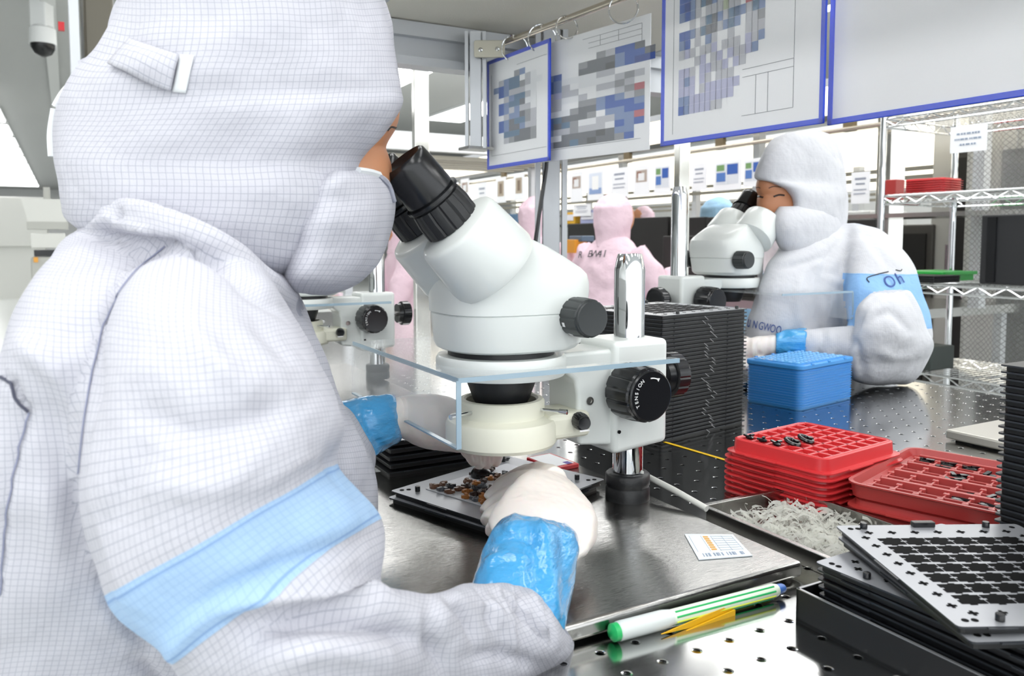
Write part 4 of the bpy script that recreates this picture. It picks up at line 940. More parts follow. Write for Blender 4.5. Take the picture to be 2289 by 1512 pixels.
# ================================================================== people
def bvh(me): return BVHTree.FromPolygons([v.co for v in me.vertices], [tuple(p.vertices) for p in me.polygons])
def hit(bv, x, y, off=0):
    d = ray(x, y).normalized(); h = bv.ray_cast(CAM, d)
    return None if h[0] is None else h[0]+h[1]*(off if h[1].dot(d) < 0 else -off)
def catm(pts, sub=6): return [tuple(r) for r in spl([list(map(float, p)) for p in pts], sub)]
def seam(bv, pts, r, m, name, parent, off=.0004):
    q = [hit(bv, x, y, off) for x, y in catm(pts)]; q = [p for p in q if p is not None]
    if len(q) > 2: return MB().tube(q, r, 6).build(name, m, parent, True)
def patch(bv, quad, n, m_, off, th, mat_, name, parent, bulge=0):
    """a piece of cloth lying on the surface, outlined by its four corners (in order)"""
    a, b, c, d = [Vector(p) for p in quad]; top = []; ok = True
    for j in range(m_+1):
        for i in range(n+1):
            u, v = i/n, j/m_; p = a.lerp(b, u).lerp(d.lerp(c, u), v); h = hit(bv, p.x, p.y, off+bulge*math.sin(PI*u)*math.sin(PI*v))
            if h is None: h = at(p.x, p.y, top[-1].y if top else .6)
            top.append(h)
    B = MB(); B.add([tuple(p) for p in top], [(j*(n+1)+i, j*(n+1)+i+1, (j+1)*(n+1)+i+1, (j+1)*(n+1)+i) for j in range(m_) for i in range(n)])
    o = B.build(name, mat_, parent, True); me = o.data; l = me.uv_layers.new(name='UVMap')
    for q in me.polygons:
        for li in q.loop_indices: k = me.loops[li].vertex_index; l.data[li].uv = ((k % (n+1))*(top[1]-top[0]).length, (k//(n+1))*(top[n+1]-top[0]).length)
    s = o.modifiers.new('s', 'SOLIDIFY'); s.thickness = th; s.offset = 1; return o
def person(loc, label, group=None):
    t = empty('person', loc); tag(t, label, 'person', group); return t
def put(me, name, mats, t):
    o = obj_from(me, name, mats, None); o.parent = t; o.matrix_parent_inverse = Matrix.Translation(-t.location); return o
def fix(o, t): o.parent = t; o.matrix_parent_inverse = Matrix.Translation(-t.location); return o

# ------------------------------------------------------------------ near operator
p1 = person((-.30, .60, 0), 'person in white checked hooded coverall with light blue sleeve band bending to the microscope')
hood = loft([(480, -232, .63, 560, -236, .66, .02, .02), (380, -195, .62, 680, -195, .69, .06, .05), (305, -120, .60, 790, -120, .70, .09, .08), (278, -40, .595, 835, -40, .71, .105, .09),
    (262, 40, .595, 866, 40, .712, .11, .095), (226, 112, .59, 886, 108, .712, .112, .095), (180, 165, .585, 893, 158, .71, .113, .095), (150, 212, .585, 901, 203, .71, .113, .09), (134, 255, .585, 895, 238, .70, .113, .09),
    (124, 300, .585, 852, 298, .69, .112, .09), (122, 355, .585, 802, 360, .68, .110, .09), (134, 410, .585, 800, 415, .67, .108, .085), (142, 452, .585, 790, 468, .665, .105, .08), (158, 490, .585, 755, 540, .655, .098, .075), (225, 520, .59, 705, 605, .645, .085, .07), (330, 560, .60, 655, 640, .64, .055, .05)], n=96, sub=6, p=2.25)
hm = piece_mesh(hood, 'hood')
G = -1
sculpt(hm, [(p_, w_, h_*1.7) for p_, w_, h_ in [([(130, 230), (300, 190), (470, 130)], 50, .004), ([(185, 395), (260, 425), (350, 445), (450, 480), (540, 540), (620, 615)], 22, -.012), ([(470, 470), (580, 460), (700, 400), (790, 345)], 26, .006), ([(430, 420), (560, 400), (680, 365)], 26, -.007),
    ([(560, 110), (700, 90), (860, 30)], 34, -.008), ([(600, 170), (740, 140), (880, 110)], 28, .005), ([(160, 300), (320, 305), (480, 330)], 40, -.005), ([(300, 235), (450, 245), (640, 230), (780, 170)], 36, .004),
    ([(640, 520), (690, 460), (760, 400), (800, 365)], 12, .005), ([(240, 140), (210, 165), (165, 205)], 12, -.005), ([(560, 560), (600, 520), (660, 500)], 14, -.006), ([(600, 600), (630, 560), (690, 540)], 12, .005), ([(730, 300), (800, 250), (870, 215)], 16, .004), ([(700, 340), (790, 300), (850, 255)], 12, -.003)]], amb=.0060, scale=11)
hoodo = put(hm, 'hood', FAB, p1); hb = bvh(hm)
# head: one skin surface, running down the neck into the shoulders under the cloth
head = loft([(470, -180, .64, 560, -180, .66, .02, .02), (340, -80, .62, 760, -80, .69, .07, .07), (320, 40, .62, 830, 40, .70, .085, .075), (330, 150, .63, 868, 150, .705, .088, .075), (340, 225, .63, 889, 226, .705, .085, .07), (350, 250, .63, 891, 250, .705, .083, .07), (355, 272, .635, 888, 272, .705, .081, .07), (360, 292, .64, 880, 292, .706, .08, .07), (365, 312, .64, 867, 314, .707, .079, .07), (370, 328, .64, 861, 330, .708, .078, .07), (375, 345, .64, 866, 346, .708, .079, .07), (380, 370, .64, 873, 371, .708, .08, .07), (385, 400, .64, 873, 400, .707, .08, .07), (390, 440, .64, 865, 440, .70, .078, .065), (400, 500, .62, 830, 500, .69, .07, .06), (400, 560, .61, 740, 570, .67, .06, .06), (380, 640, .60, 620, 650, .64, .06, .06), (250, 720, .55, 600, 730, .60, .05, .12), (200, 900, .55, 600, 900, .60, .04, .12), (200, 1300, .55, 600, 1300, .60, .04, .1)], n=64, sub=4)
bm_ = piece_mesh(head, 'body'); sculpt(bm_, [([(858, 322), (845, 340), (848, 360)], 6, -.003), ([(880, 300), (862, 300), (850, 290)], 7, -.003), ([(884, 268), (862, 262), (838, 268)], 8, .002)])
body = put(bm_, 'body', SKIN, p1); fbv = bvh(bm_)
seam(fbv, [(886, 256), (872, 254), (856, 262), (842, 276)], .0014, HAIR, 'eyebrow', body, .0)
seam(fbv, [(884, 286), (874, 284), (866, 292)], .0008, HAIR, 'eyelid', body, .0002)
q_ = hit(fbv, 868, 293, -.009)
if q_: fix(MB().lathe([(.0001, -.009), (.007, -.006), (.0095, 0), (.007, .006), (.0001, .009)], 16, mx=Matrix.Translation(q_)).build('eye', mat('eye_dark', '2a1c16', .2), None, True), body)
lash = MB()
for k in range(6): q = at(880-k*.8, 287+k*1.2, .700); lash.tube([q, q+Vector((.0028-.0003*k, .001, .001-k*.0005))], .0002, 4)
fix(lash.build('eyelashes', HAIR), body)
mask = loft([(735, 380, .615, 832, 377, .70, .06, .05), (720, 392, .615, 856, 388, .70, .072, .065), (700, 415, .61, 874, 408, .702, .077, .07), (680, 455, .61, 883, 445, .70, .08, .07), (662, 500, .605, 879, 492, .695, .082, .07), (650, 548, .605, 864, 545, .69, .080, .065), (640, 590, .60, 843, 592, .68, .076, .06), (638, 622, .60, 805, 628, .67, .072, .05), (650, 645, .60, 768, 648, .66, .055, .04), (690, 656, .61, 730, 658, .64, .02, .02)], n=72, sub=6, p=2.3)
mm = piece_mesh(mask, 'face_mask'); sculpt(mm, [([(800, 385), (840, 400), (872, 440)], 9, .003), ([(700, 440), (760, 430), (840, 460)], 20, -.003), ([(660, 560), (720, 600), (800, 600)], 26, .004), ([(680, 520), (740, 520), (830, 540)], 22, -.003), ([(652, 640), (665, 560), (700, 470), (760, 400)], 8, -.003)], amb=.002, scale=16)
masko = put(mm, 'face_mask', FAB, p1); mb_ = bvh(mm)
seam(mb_, [(842, 392), (866, 416), (878, 450)], .0022, FAB, 'mask_hem', masko, .001); seam(mb_, [(800, 384), (826, 388), (846, 394)], .0028, TRIM, 'mask_edge', masko, .001)
# straps on the hood
fl = patch(hb, [(300, 92), (404, 128), (384, 206), (248, 152)], 14, 8, .0045, .0016, FAB, 'strap', hoodo, .004)
patch(hb, [(404, 124), (434, 126), (416, 210), (386, 206)], 6, 8, .0015, .001, TRIM, 'velcro_tab', hoodo)
seam(hb, [(300, 94), (350, 110), (404, 129)], .001, SEAM, 'strap_stitch', fl, .0058) if False else None
lp_ = MB().tube([at(x, y, .60) for x, y in catm([(330, -30), (285, 10), (268, 50), (258, 95), (235, 130), (190, 155)])], .0075, 8); lp_.tube([at(x, y, .585) for x, y in catm([(300, 100), (292, 70), (310, 40), (345, 10), (360, -30)])], .006, 8)
o = lp_.build('loop_strap', FAB, None, True); fix(o, hoodo); l = o.data.uv_layers.new(name='UVMap')
edge = MB().tube([at(x, y, .588) for x, y in catm([(240, 142), (190, 168), (150, 205), (128, 240)])], .004, 8); edge.tube([at(x, y, .588) for x, y in catm([(128, 245), (120, 300), (122, 350)])], .0045, 8); fix(edge.build('hood_piping', TRIM, None, True), hoodo)

# coverall: torso, both sleeves and the rolled collar grown into one cloth
collar = loft([(160, 476, .575, 190, 518, .575, .02, .02), (205, 455, .56, 200, 545, .56, .04, .05), (262, 442, .545, 255, 560, .545, .05, .06), (330, 450, .535, 320, 570, .535, .055, .07), (410, 480, .53, 395, 590, .53, .055, .08), (500, 530, .54, 475, 625, .54, .052, .08), (580, 580, .56, 555, 670, .56, .048, .08), (645, 625, .585, 625, 695, .585, .04, .06), (668, 655, .60, 655, 695, .60, .02, .04)], n=40, sub=5)
torso = loft([(220, 470, .60, 560, 540, .66, .04, .08), (185, 510, .57, 620, 590, .67, .06, .12), (140, 562, .53, 650, 640, .68, .09, .17), (72, 640, .50, 672, 690, .69, .12, .20), (22, 750, .485, 705, 770, .70, .14, .22), (-10, 830, .48, 735, 850, .715, .15, .22), (-45, 930, .48, 775, 940, .73, .15, .22), (-70, 1040, .48, 812, 1030, .735, .15, .22), (-85, 1150, .48, 825, 1120, .73, .15, .22), (-95, 1300, .48, 828, 1260, .70, .14, .22), (-100, 1480, .49, 800, 1420, .68, .13, .2), (-90, 1700, .5, 700, 1650, .66, .12, .2), (-60, 1900, .5, 640, 1880, .64, .11, .2)], n=72, sub=5, p=2.3)
arm_rows = [(360, 560, .52, 560, 560, .56, .03, .05), (300, 610, .49, 612, 640, .54, .07, .08), (252, 700, .465, 650, 720, .52, .095, .09), (214, 800, .45, 705, 800, .505, .10, .09), (186, 930, .44, 752, 885, .495, .10, .09), (180, 1080, .43, 772, 950, .49, .10, .09), (205, 1215, .425, 764, 992, .485, .098, .085), (246, 1325, .42, 752, 1040, .485, .095, .085), (318, 1405, .42, 800, 1100, .485, .09, .08), (390, 1475, .42, 843, 1165, .485, .085, .08), (450, 1560, .42, 850, 1260, .48, .08, .075), (520, 1660, .43, 830, 1420, .47, .06, .06)]
arm = loft(arm_rows, n=72, sub=6, p=2.25)
fore = loft([(440, 1450, .44, 560, 1760, .44, .05, .05), (500, 1385, .435, 620, 1740, .44, .08, .06), (590, 1342, .43, 700, 1700, .44, .085, .065), (720, 1322, .44, 790, 1660, .45, .082, .065), (860, 1322, .455, 880, 1630, .465, .078, .06), (975, 1330, .475, 960, 1600, .49, .07, .055), (1030, 1302, .50, 1050, 1570, .51, .062, .05), (1085, 1297, .53, 1150, 1540, .535, .055, .045), (1140, 1292, .55, 1245, 1500, .55, .048, .04), (1190, 1300, .56, 1282, 1465, .56, .044, .036), (1218, 1318, .565, 1286, 1420, .565, .030, .03)], n=60, sub=6, p=2.2)
farm = loft([(540, 780, .60, 560, 1100, .60, .05, .1), (640, 830, .63, 680, 1120, .64, .06, .08), (715, 868, .68, 770, 1110, .69, .055, .06), (760, 898, .73, 822, 1070, .735, .05, .045), (790, 915, .755, 838, 1015, .76, .035, .035)], n=40, sub=5)
cm = fuse([torso, arm, fore, farm, collar], .0038, 6, bias=(0, .003, .002, 0, .006))
sculpt(cm, [
    ([(235, 448), (300, 452), (400, 486), (500, 545), (590, 600), (655, 655)], 20, .008), ([(205, 520), (300, 545), (400, 552), (480, 590), (560, 650), (640, 700)], 12, -.009), ([(240, 500), (262, 475), (250, 462)], 9, -.008), ([(205, 510), (240, 490), (262, 500), (330, 520)], 8, .005),
    ([(352, 560), (300, 610), (262, 660), (232, 720), (212, 800), (200, 880), (188, 960), (176, 1080)], 11, -.006),
    ([(560, 1105), (640, 1050), (722, 1020)], 10, .002),
    ([(400, 1450), (440, 1385), (520, 1345), (640, 1330), (780, 1328), (900, 1345)], 20, .008), ([(420, 1400), (500, 1330), (620, 1275), (760, 1225), (850, 1190)], 22, -.006), ([(560, 1400), (700, 1390), (860, 1400), (960, 1450)], 28, -.013), ([(600, 1480), (720, 1450), (860, 1470)], 30, .008),
    ([(745, 1040), (775, 1075), (805, 1110)], 9, -.006), ([(0, 845), (26, 862), (34, 890), (62, 920)], 7, -.006), ([(62, 920), (30, 1050), (8, 1200), (0, 1330)], 9, -.004), ([(100, 760), (170, 740), (260, 720)], 30, -.004), ([(90, 1000), (120, 1150), (130, 1300)], 40, .006), ([(170, 1100), (210, 1230), (250, 1340), (330, 1450)], 14, -.007), ([(260, 1150), (300, 1050), (330, 950)], 30, -.004), ([(420, 700), (480, 800), (560, 860)], 30, .004), ([(560, 700), (620, 760), (660, 830)], 20, -.004), ([(650, 700), (640, 640), (600, 600)], 16, -.004),
    ([(1062, 1300), (1080, 1345), (1092, 1400)], 7, -.005), ([(1100, 1298), (1124, 1350), (1140, 1410)], 7, .004), ([(1150, 1300), (1168, 1345), (1176, 1400)], 6, -.005), ([(1188, 1312), (1212, 1360), (1222, 1420)], 6, .004), ([(1225, 1340), (1240, 1390), (1246, 1440)], 6, -.005), ([(1040, 1470), (1120, 1460), (1200, 1490)], 12, -.006), ([(1000, 1340), (1040, 1380), (1060, 1440)], 12, -.007), ([(300, 900), (420, 960), (560, 940), (680, 880)], 36, -.005), ([(330, 1080), (480, 1090), (600, 1030)], 34, .005), ([(20, 760), (90, 800), (170, 900), (180, 1020)], 26, .006), ([(1060, 1330), (1120, 1390), (1150, 1470)], 14, .006), ([(1120, 1330), (1180, 1380), (1230, 1440)], 8, -.006), ([(960, 1360), (980, 1440), (1000, 1510)], 14, -.007), ([(300, 1480), (340, 1510), (380, 1560)], 14, -.006), ([(820, 1040), (800, 1000), (780, 950)], 10, .004)],
    amb=.0060, scale=10, grain=.0006)
pid = cm.attributes['piece'].data; uvl = cm.uv_layers[0].data; v0, v1 = arm.rowv[7], arm.rowv[9]
SLV = fabric('banded_sleeve_fabric', 'c0c0c8', '787d90', strength=.6, lw=.085, band=(v0, v1, 'a2c0df', '84a4d0'), pitch=.0037)
FABC = fabric('white_coverall_fabric', 'c0c0c8', '787d90', strength=.6, lw=.085, pitch=.0037)
co_ = put(cm, 'coverall', [FABC, SLV], p1)
for q in cm.polygons:
    if pid[q.index].value == 1:
        q.material_index = 1
cbv = bvh(cm)
seam(cbv, [(370, 552), (312, 600), (268, 655), (236, 715), (214, 800), (200, 880), (188, 960), (178, 1060)], .0005, SEAM, 'shoulder_seam', co_, .0008)
seam(cbv, [(2, 843), (24, 858), (34, 892), (62, 921)], .0009, mat('dark_piping', '4a4c5c', .7), 'back_flap_seam', co_, .0004); seam(cbv, [(64, 922), (44, 1000), (22, 1110), (6, 1230), (2, 1330)], .0005, SEAM, 'back_seam', co_, .0008)
for pts in ([(250, 1322), (305, 1275), (400, 1212), (490, 1155), (560, 1108), (640, 1065), (722, 1027)], [(392, 1470), (470, 1395), (560, 1330), (650, 1280), (740, 1225), (840, 1166)]): pass
# plastic sleeve covers and gloves
def ruffled(P, me, amp, k=7):
    n = P.n
    for i, v in enumerate(me.vertices): 
        a = 2*PI*(i % n)/n; v.co += v.normal*(amp*math.sin(a*k+.7*math.sin(i//n*.9))*noise.noise(v.co*30))
bs = loft([(1050, 1318, .555, 1262, 1420, .56, .035, .035), (1064, 1280, .565, 1268, 1370, .57, .036, .036), (1082, 1232, .585, 1284, 1300, .59, .036, .036), (1098, 1192, .60, 1292, 1240, .61, .036, .036), (1122, 1160, .615, 1290, 1196, .625, .035, .035), (1150, 1148, .625, 1262, 1170, .635, .028, .028)], n=64, sub=6)
me = piece_mesh(bs, 'sleeve_cover'); me.update(); ruffled(bs, me, .0022); sculpt(me, [([(1200, 1150), (1215, 1200), (1230, 1280), (1240, 1380)], 12, .004), ([(1180, 1160), (1195, 1230), (1205, 1300)], 12, -.004), ([(1080, 1260), (1130, 1240), (1180, 1250)], 8, .003), ([(1090, 1220), (1140, 1200), (1200, 1210)], 8, -.003), ([(1250, 1190), (1265, 1260), (1262, 1340)], 10, -.003)], amb=.0012, scale=45)
put(me, 'sleeve_cover', BAND, p1)
bs = loft([(750, 900, .745, 822, 1030, .75, .03, .03), (792, 890, .76, 848, 1016, .765, .032, .032), (835, 883, .775, 872, 1002, .78, .032, .032), (868, 880, .785, 892, 990, .79, .031, .031), (884, 884, .79, 898, 982, .795, .028, .028)], n=56, sub=6)
me = piece_mesh(bs, 'sleeve_cover'); me.update(); ruffled(bs, me, .002); sculpt(me, [([(810, 900), (830, 960), (860, 1010)], 9, -.004), ([(780, 910), (800, 960)], 9, .003)], amb=.001, scale=45); put(me, 'sleeve_cover', BAND, p1)
def hand(pieces, name='glove', vox=.0017, extra=()):
    me = fuse(pieces, vox, 6, uv=False); me.update(); sculpt(me, extra, amb=.0009, scale=60); return me
palm = loft([(1130, 1215, .60, 1285, 1260, .61, .026, .026), (1100, 1192, .635, 1318, 1232, .64, .028, .028), (1092, 1165, .655, 1335, 1195, .66, .030, .028), (1112, 1125, .675, 1332, 1150, .68, .030, .028), (1140, 1090, .70, 1310, 1112, .705, .028, .026), (1165, 1062, .72, 1278, 1078, .725, .024, .022), (1190, 1048, .735, 1246, 1056, .735, .014, .014)], n=48, sub=5)
fingers = [limb([at(1215, 1085, .72), at(1165, 1078, .755), at(1120, 1095, .775), at(1092, 1120, .775)], [.013, .0115, .0095, .0075]), limb([at(1225, 1110, .71), at(1160, 1105, .745), at(1108, 1125, .76), at(1085, 1150, .755)], [.013, .011, .0092, .0072]),
    limb([at(1230, 1140, .70), at(1150, 1135, .73), at(1105, 1150, .735), at(1088, 1168, .725)], [.013, .0105, .009, .007]), limb([at(1215, 1170, .69), at(1150, 1165, .705), at(1112, 1176, .71), at(1096, 1190, .70)], [.012, .010, .008, .0065]), limb([at(1240, 1075, .73), at(1200, 1062, .765), at(1150, 1072, .79), at(1112, 1092, .80)], [.013, .0125, .010, .008])]
put(hand([palm]+fingers, extra=[([(1300, 1110), (1318, 1170), (1305, 1225)], 14, .002), ([(1180, 1120), (1240, 1140), (1290, 1180)], 20, .002), ([(1310, 1200), (1290, 1230)], 6, -.002)]), 'glove', GLOVE, p1)
palm = loft([(872, 892, .785, 888, 974, .785, .025, .025), (905, 884, .795, 905, 985, .80, .028, .028), (955, 880, .81, 950, 1003, .815, .030, .028), (1005, 888, .83, 1000, 1010, .83, .030, .026), (1050, 912, .845, 1045, 1014, .85, .027, .024), (1085, 945, .86, 1082, 1012, .865, .020, .018), (1100, 968, .87, 1096, 1004, .87, .010, .010)], n=44, sub=5)
fingers = [limb([at(1046, 985, .850), at(1050, 1006, .856), at(1055, 1024, .862), at(1060, 1036, .868)], [.0105, .0078, .0066, .005]), limb([at(1066, 985, .856), at(1068, 1010, .866), at(1070, 1030, .872), at(1072, 1044, .876)], [.0105, .0082, .007, .0054]),
    limb([at(1086, 980, .865), at(1090, 1010, .875), at(1089, 1032, .88), at(1086, 1046, .882)], [.0105, .0082, .007, .0054]), limb([at(1100, 972, .87), at(1110, 1000, .88), at(1110, 1024, .886), at(1103, 1040, .888)], [.0108, .0085, .0074, .0056]), limb([at(1035, 975, .86), at(1040, 1000, .875), at(1052, 1018, .885), at(1064, 1032, .885)], [.0105, .008, .007, .0054])]
put(hand([palm]+fingers, vox=.0014, extra=[([(1058, 1000), (1061, 1030)], 2.5, -.0025), ([(1078, 1000), (1079, 1038)], 2.5, -.0025), ([(1098, 998), (1098, 1036)], 2.5, -.0025)]), 'glove', GLOVE, p1)

# ------------------------------------------------------------------ operator across the bench
p2 = person((.75, 1.83, 0), 'person in white hooded coverall across the bench, with masked face at the eyepieces')
hood = loft([(1785, 294, 1.75, 1835, 293, 1.80, .02, .02), (1738, 306, 1.735, 1862, 308, 1.83, .06, .06), (1708, 332, 1.725, 1879, 336, 1.84, .08, .08), (1694, 366, 1.72, 1889, 372, 1.845, .09, .085), (1688, 398, 1.72, 1894, 408, 1.85, .093, .088), (1718, 408, 1.72, 1895, 425, 1.85, .094, .088), (1750, 420, 1.725, 1896, 440, 1.85, .094, .088), (1766, 445, 1.73, 1895, 462, 1.85, .094, .088), (1768, 478, 1.73, 1892, 490, 1.85, .092, .086), (1758, 520, 1.73, 1886, 520, 1.845, .085, .08), (1750, 560, 1.73, 1880, 548, 1.84, .07, .07)], n=72, sub=5)
hm = piece_mesh(hood, 'hood'); sculpt(hm, [([(1850, 310), (1872, 360), (1880, 440)], 7, .005), ([(1800, 350), (1840, 420), (1880, 480)], 8, -.004), ([(1768, 400), (1782, 440), (1786, 490)], 6, .006), ([(1800, 480), (1840, 500), (1880, 510)], 7, -.004), ([(1750, 330), (1800, 318), (1850, 325)], 7, .003)], amb=.004, scale=14)
h2 = put(hm, 'hood', FAB2, p2); hb2 = bvh(hm)
head = loft([(1760, 310, 1.75, 1850, 310, 1.80, .04, .04), (1712, 350, 1.735, 1870, 350, 1.83, .075, .075), (1695, 395, 1.728, 1875, 395, 1.83, .080, .08), (1690, 412, 1.724, 1872, 412, 1.83, .080, .08), (1690, 425, 1.724, 1870, 425, 1.83, .08, .08), (1694, 436, 1.726, 1865, 436, 1.83, .08, .08), (1692, 448, 1.722, 1865, 448, 1.83, .08, .08), (1694, 470, 1.722, 1860, 470, 1.83, .08, .08), (1715, 520, 1.73, 1850, 520, 1.83, .07, .07), (1760, 560, 1.75, 1860, 560, 1.83, .06, .06), (1740, 620, 1.75, 1930, 620, 1.85, .07, .09), (1720, 860, 1.75, 1930, 860, 1.85, .07, .09)], n=48, sub=5)
bm2 = piece_mesh(head, 'body'); sculpt(bm2, [([(1697, 424), (1712, 430)], 4, -.004), ([(1728, 432), (1752, 438)], 5, -.005), ([(1690, 412), (1712, 418)], 4, .002), ([(1724, 420), (1756, 426)], 4, .003), ([(1714, 425), (1710, 445), (1702, 462)], 5, .010)])
body2 = put(bm2, 'body', SKIN2, p2); b2 = bvh(bm2)
BROW = mat('brown_brow', '4d3226', .7)
seam(b2, [(1690, 420), (1695, 419), (1700, 421)], .0010, BROW, 'eyebrow', body2, 0); seam(b2, [(1718, 421), (1730, 417), (1746, 419)], .0011, BROW, 'eyebrow', body2, 0)
seam(b2, [(1693, 439), (1700, 440), (1706, 442)], .0020, mat('eye_dark', '2a1c16', .2), 'eye', body2, 0); seam(b2, [(1729, 440), (1741, 436), (1753, 437)], .0021, MATS['eye_dark'], 'eye', body2, 0)
mask = loft([(1736, 462, 1.71, 1872, 460, 1.82, .072, .07), (1728, 480, 1.70, 1880, 480, 1.82, .092, .08), (1727, 505, 1.695, 1882, 505, 1.82, .099, .08), (1731, 530, 1.70, 1882, 530, 1.82, .098, .08), (1742, 556, 1.71, 1880, 556, 1.82, .09, .08), (1762, 580, 1.72, 1870, 576, 1.81, .07, .06), (1790, 596, 1.74, 1850, 592, 1.79, .03, .03)], n=48, sub=5)
mm = piece_mesh(mask, 'face_mask'); sculpt(mm, [([(1770, 475), (1785, 510), (1780, 550)], 6, .004)], amb=.002, scale=25); put(mm, 'face_mask', FAB2, p2)
torso = loft([(1752, 540, 1.74, 1880, 500, 1.84, .05, .06), (1738, 562, 1.72, 1925, 505, 1.86, .09, .10), (1716, 592, 1.70, 1968, 535, 1.88, .12, .14), (1696, 640, 1.69, 2000, 590, 1.89, .14, .16), (1680, 690, 1.69, 2010, 660, 1.89, .15, .16), (1664, 740, 1.69, 2010, 740, 1.89, .15, .16), (1655, 830, 1.70, 2005, 830, 1.89, .14, .16), (1655, 960, 1.72, 1990, 960, 1.89, .13, .16), (1660, 1060, 1.72, 1980, 1060, 1.89, .12, .16)], n=64, sub=5)
arm = loft([(1905, 500, 1.80, 1965, 515, 1.82, .04, .05), (1895, 545, 1.74, 2008, 548, 1.78, .08, .07), (1892, 600, 1.69, 2044, 602, 1.75, .085, .07), (1893, 655, 1.66, 2062, 660, 1.72, .085, .07), (1897, 742, 1.64, 2085, 735, 1.70, .08, .07), (1905, 790, 1.64, 2082, 780, 1.69, .07, .06)], n=56, sub=5)
puff = loft([(1945, 656, 1.565, 2032, 648, 1.61, .045, .04), (1918, 685, 1.56, 2056, 685, 1.62, .075, .06), (1908, 738, 1.555, 2072, 740, 1.61, .083, .07), (1897, 785, 1.565, 2088, 768, 1.62, .082, .07), (1893, 820, 1.575, 2076, 805, 1.625, .072, .07), (1905, 848, 1.58, 2050, 842, 1.62, .055, .055), (1945, 860, 1.59, 2030, 858, 1.61, .02, .02)], n=56, sub=5)
fore = loft([(1975, 725, 1.62, 1985, 850, 1.62, .05, .05), (1925, 735, 1.60, 1925, 840, 1.60, .055, .05), (1880, 732, 1.60, 1878, 822, 1.60, .048, .045), (1835, 736, 1.60, 1832, 805, 1.60, .038, .038), (1796, 738, 1.60, 1796, 796, 1.60, .03, .03)], n=44, sub=5)
fore2 = loft([(1740, 700, 1.80, 1740, 800, 1.80, .05, .05), (1700, 740, 1.72, 1695, 815, 1.72, .045, .045), (1650, 760, 1.66, 1640, 820, 1.66, .035, .035)], n=32, sub=4)
cm2 = fuse([torso, arm, puff, fore, fore2], .0065, 4)
sculpt(cm2, [([(1738, 600), (1790, 590), (1850, 570)], 9, -.006), ([(1900, 520), (1850, 580), (1830, 680), (1850, 780)], 9, -.006), ([(1930, 515), (1960, 560), (1990, 600)], 8, -.004), ([(1800, 600), (1780, 680), (1790, 740)], 12, .006), ([(1840, 620), (1890, 640), (1900, 700)], 8, .005), ([(1895, 750), (1920, 790), (1930, 840)], 9, -.008), ([(1940, 720), (1990, 700), (2030, 740)], 9, -.005), ([(1960, 780), (2000, 800), (2050, 790)], 10, .005), ([(1870, 740), (1872, 780), (1870, 815)], 4, -.005), ([(1850, 738), (1853, 775), (1850, 808)], 4, .004), ([(1830, 738), (1833, 770), (1830, 802)], 4, -.005), ([(1815, 740), (1815, 795)], 3, .003), ([(1905, 745), (1935, 690), (1975, 660), (2020, 652), (2052, 700)], 5, -.006)], amb=.006, scale=9)
v0, v1 = arm.rowv[2]+.012, arm.rowv[4]; SL2 = fabric('banded_fine_fabric', 'c9cace', '8d94a6', strength=.45, band=(v0, v1, '86b2e0', '6f9acb')); c2o = put(cm2, 'coverall', [FAB2, SL2], p2)
pid = cm2.attributes['piece'].data; uvl = cm2.uv_layers[0].data
for q in cm2.polygons:
    if pid[q.index].value == 1: q.material_index = 1
c2b = bvh(cm2)
def hitn(bv, x, y):
    d = ray(x, y).normalized(); h = bv.ray_cast(CAM, d)
    return (None, None) if h[0] is None else (h[0], h[1] if h[1].dot(d) < 0 else -h[1])
def onskin_text(bv, s, x, y, x2, y2, size, m, parent, name, off=.0025, sx=1):
    a, b = hitn(bv, x, y)[0], hitn(bv, x2, y2)[0]
    if a is None or b is None: return
    r0 = (b-a).normalized()
    for i, ch in enumerate(s):
        if ch == ' ': continue
        k = i/(len(s)-1); px, py = x+(x2-x)*k, y+(y2-y)*k; acc = Vector((0, 0, 0)); h = None
        for ox in (-6, 0, 6):
            for oy in (-6, 0, 6):
                q, nn = hitn(bv, px+ox, py+oy)
                if q is not None:
                    acc += nn
                    if ox == oy == 0: h = q
        if h is None: continue
        n = (acc.normalized()*.8+(CAM-h).normalized()*.2).normalized(); r = (r0-n*r0.dot(n)).normalized(); u = n.cross(r)
        fix(text_obj(name, ch, size, Matrix.Translation(h+n*off) @ Matrix(((r.x*sx, u.x, n.x, 0), (r.y*sx, u.y, n.y, 0), (r.z*sx, u.z, n.z, 0), (0, 0, 0, 1))), m, None, .0003), parent)
onskin_text(c2b, 'UNGWOO', 1676, 724, 1740, 738, .023, INKB, c2o, 'printed_letter', .0025, .58)
seam(c2b, [(1943, 632), (1938, 622), (1960, 614), (1985, 608)], .0011, INK, 'printed_line', c2o, .001); seam(c2b, [(2002, 604), (2012, 606), (2015, 603)], .0011, INK, 'printed_line', c2o, .001)
onskin_text(c2b, 'Oh', 1988, 632, 2010, 624, .036, INKB, c2o, 'printed_letter')
bs = loft([(1802, 736, 1.60, 1802, 796, 1.60, .031, .03), (1775, 736, 1.60, 1772, 797, 1.60, .031, .03), (1750, 742, 1.60, 1748, 797, 1.60, .030, .03), (1736, 746, 1.60, 1734, 796, 1.60, .028, .028)], n=40, sub=5)
me = piece_mesh(bs, 'sleeve_cover'); me.update(); ruffled(bs, me, .005); sculpt(me, [], amb=.003, scale=40); put(me, 'sleeve_cover', BAND, p2)
palm = loft([(1742, 748, 1.60, 1740, 796, 1.60, .025, .025), (1715, 750, 1.60, 1712, 800, 1.60, .028, .026), (1690, 752, 1.59, 1688, 804, 1.59, .028, .025), (1668, 760, 1.585, 1666, 806, 1.585, .022, .02)], n=32, sub=4)
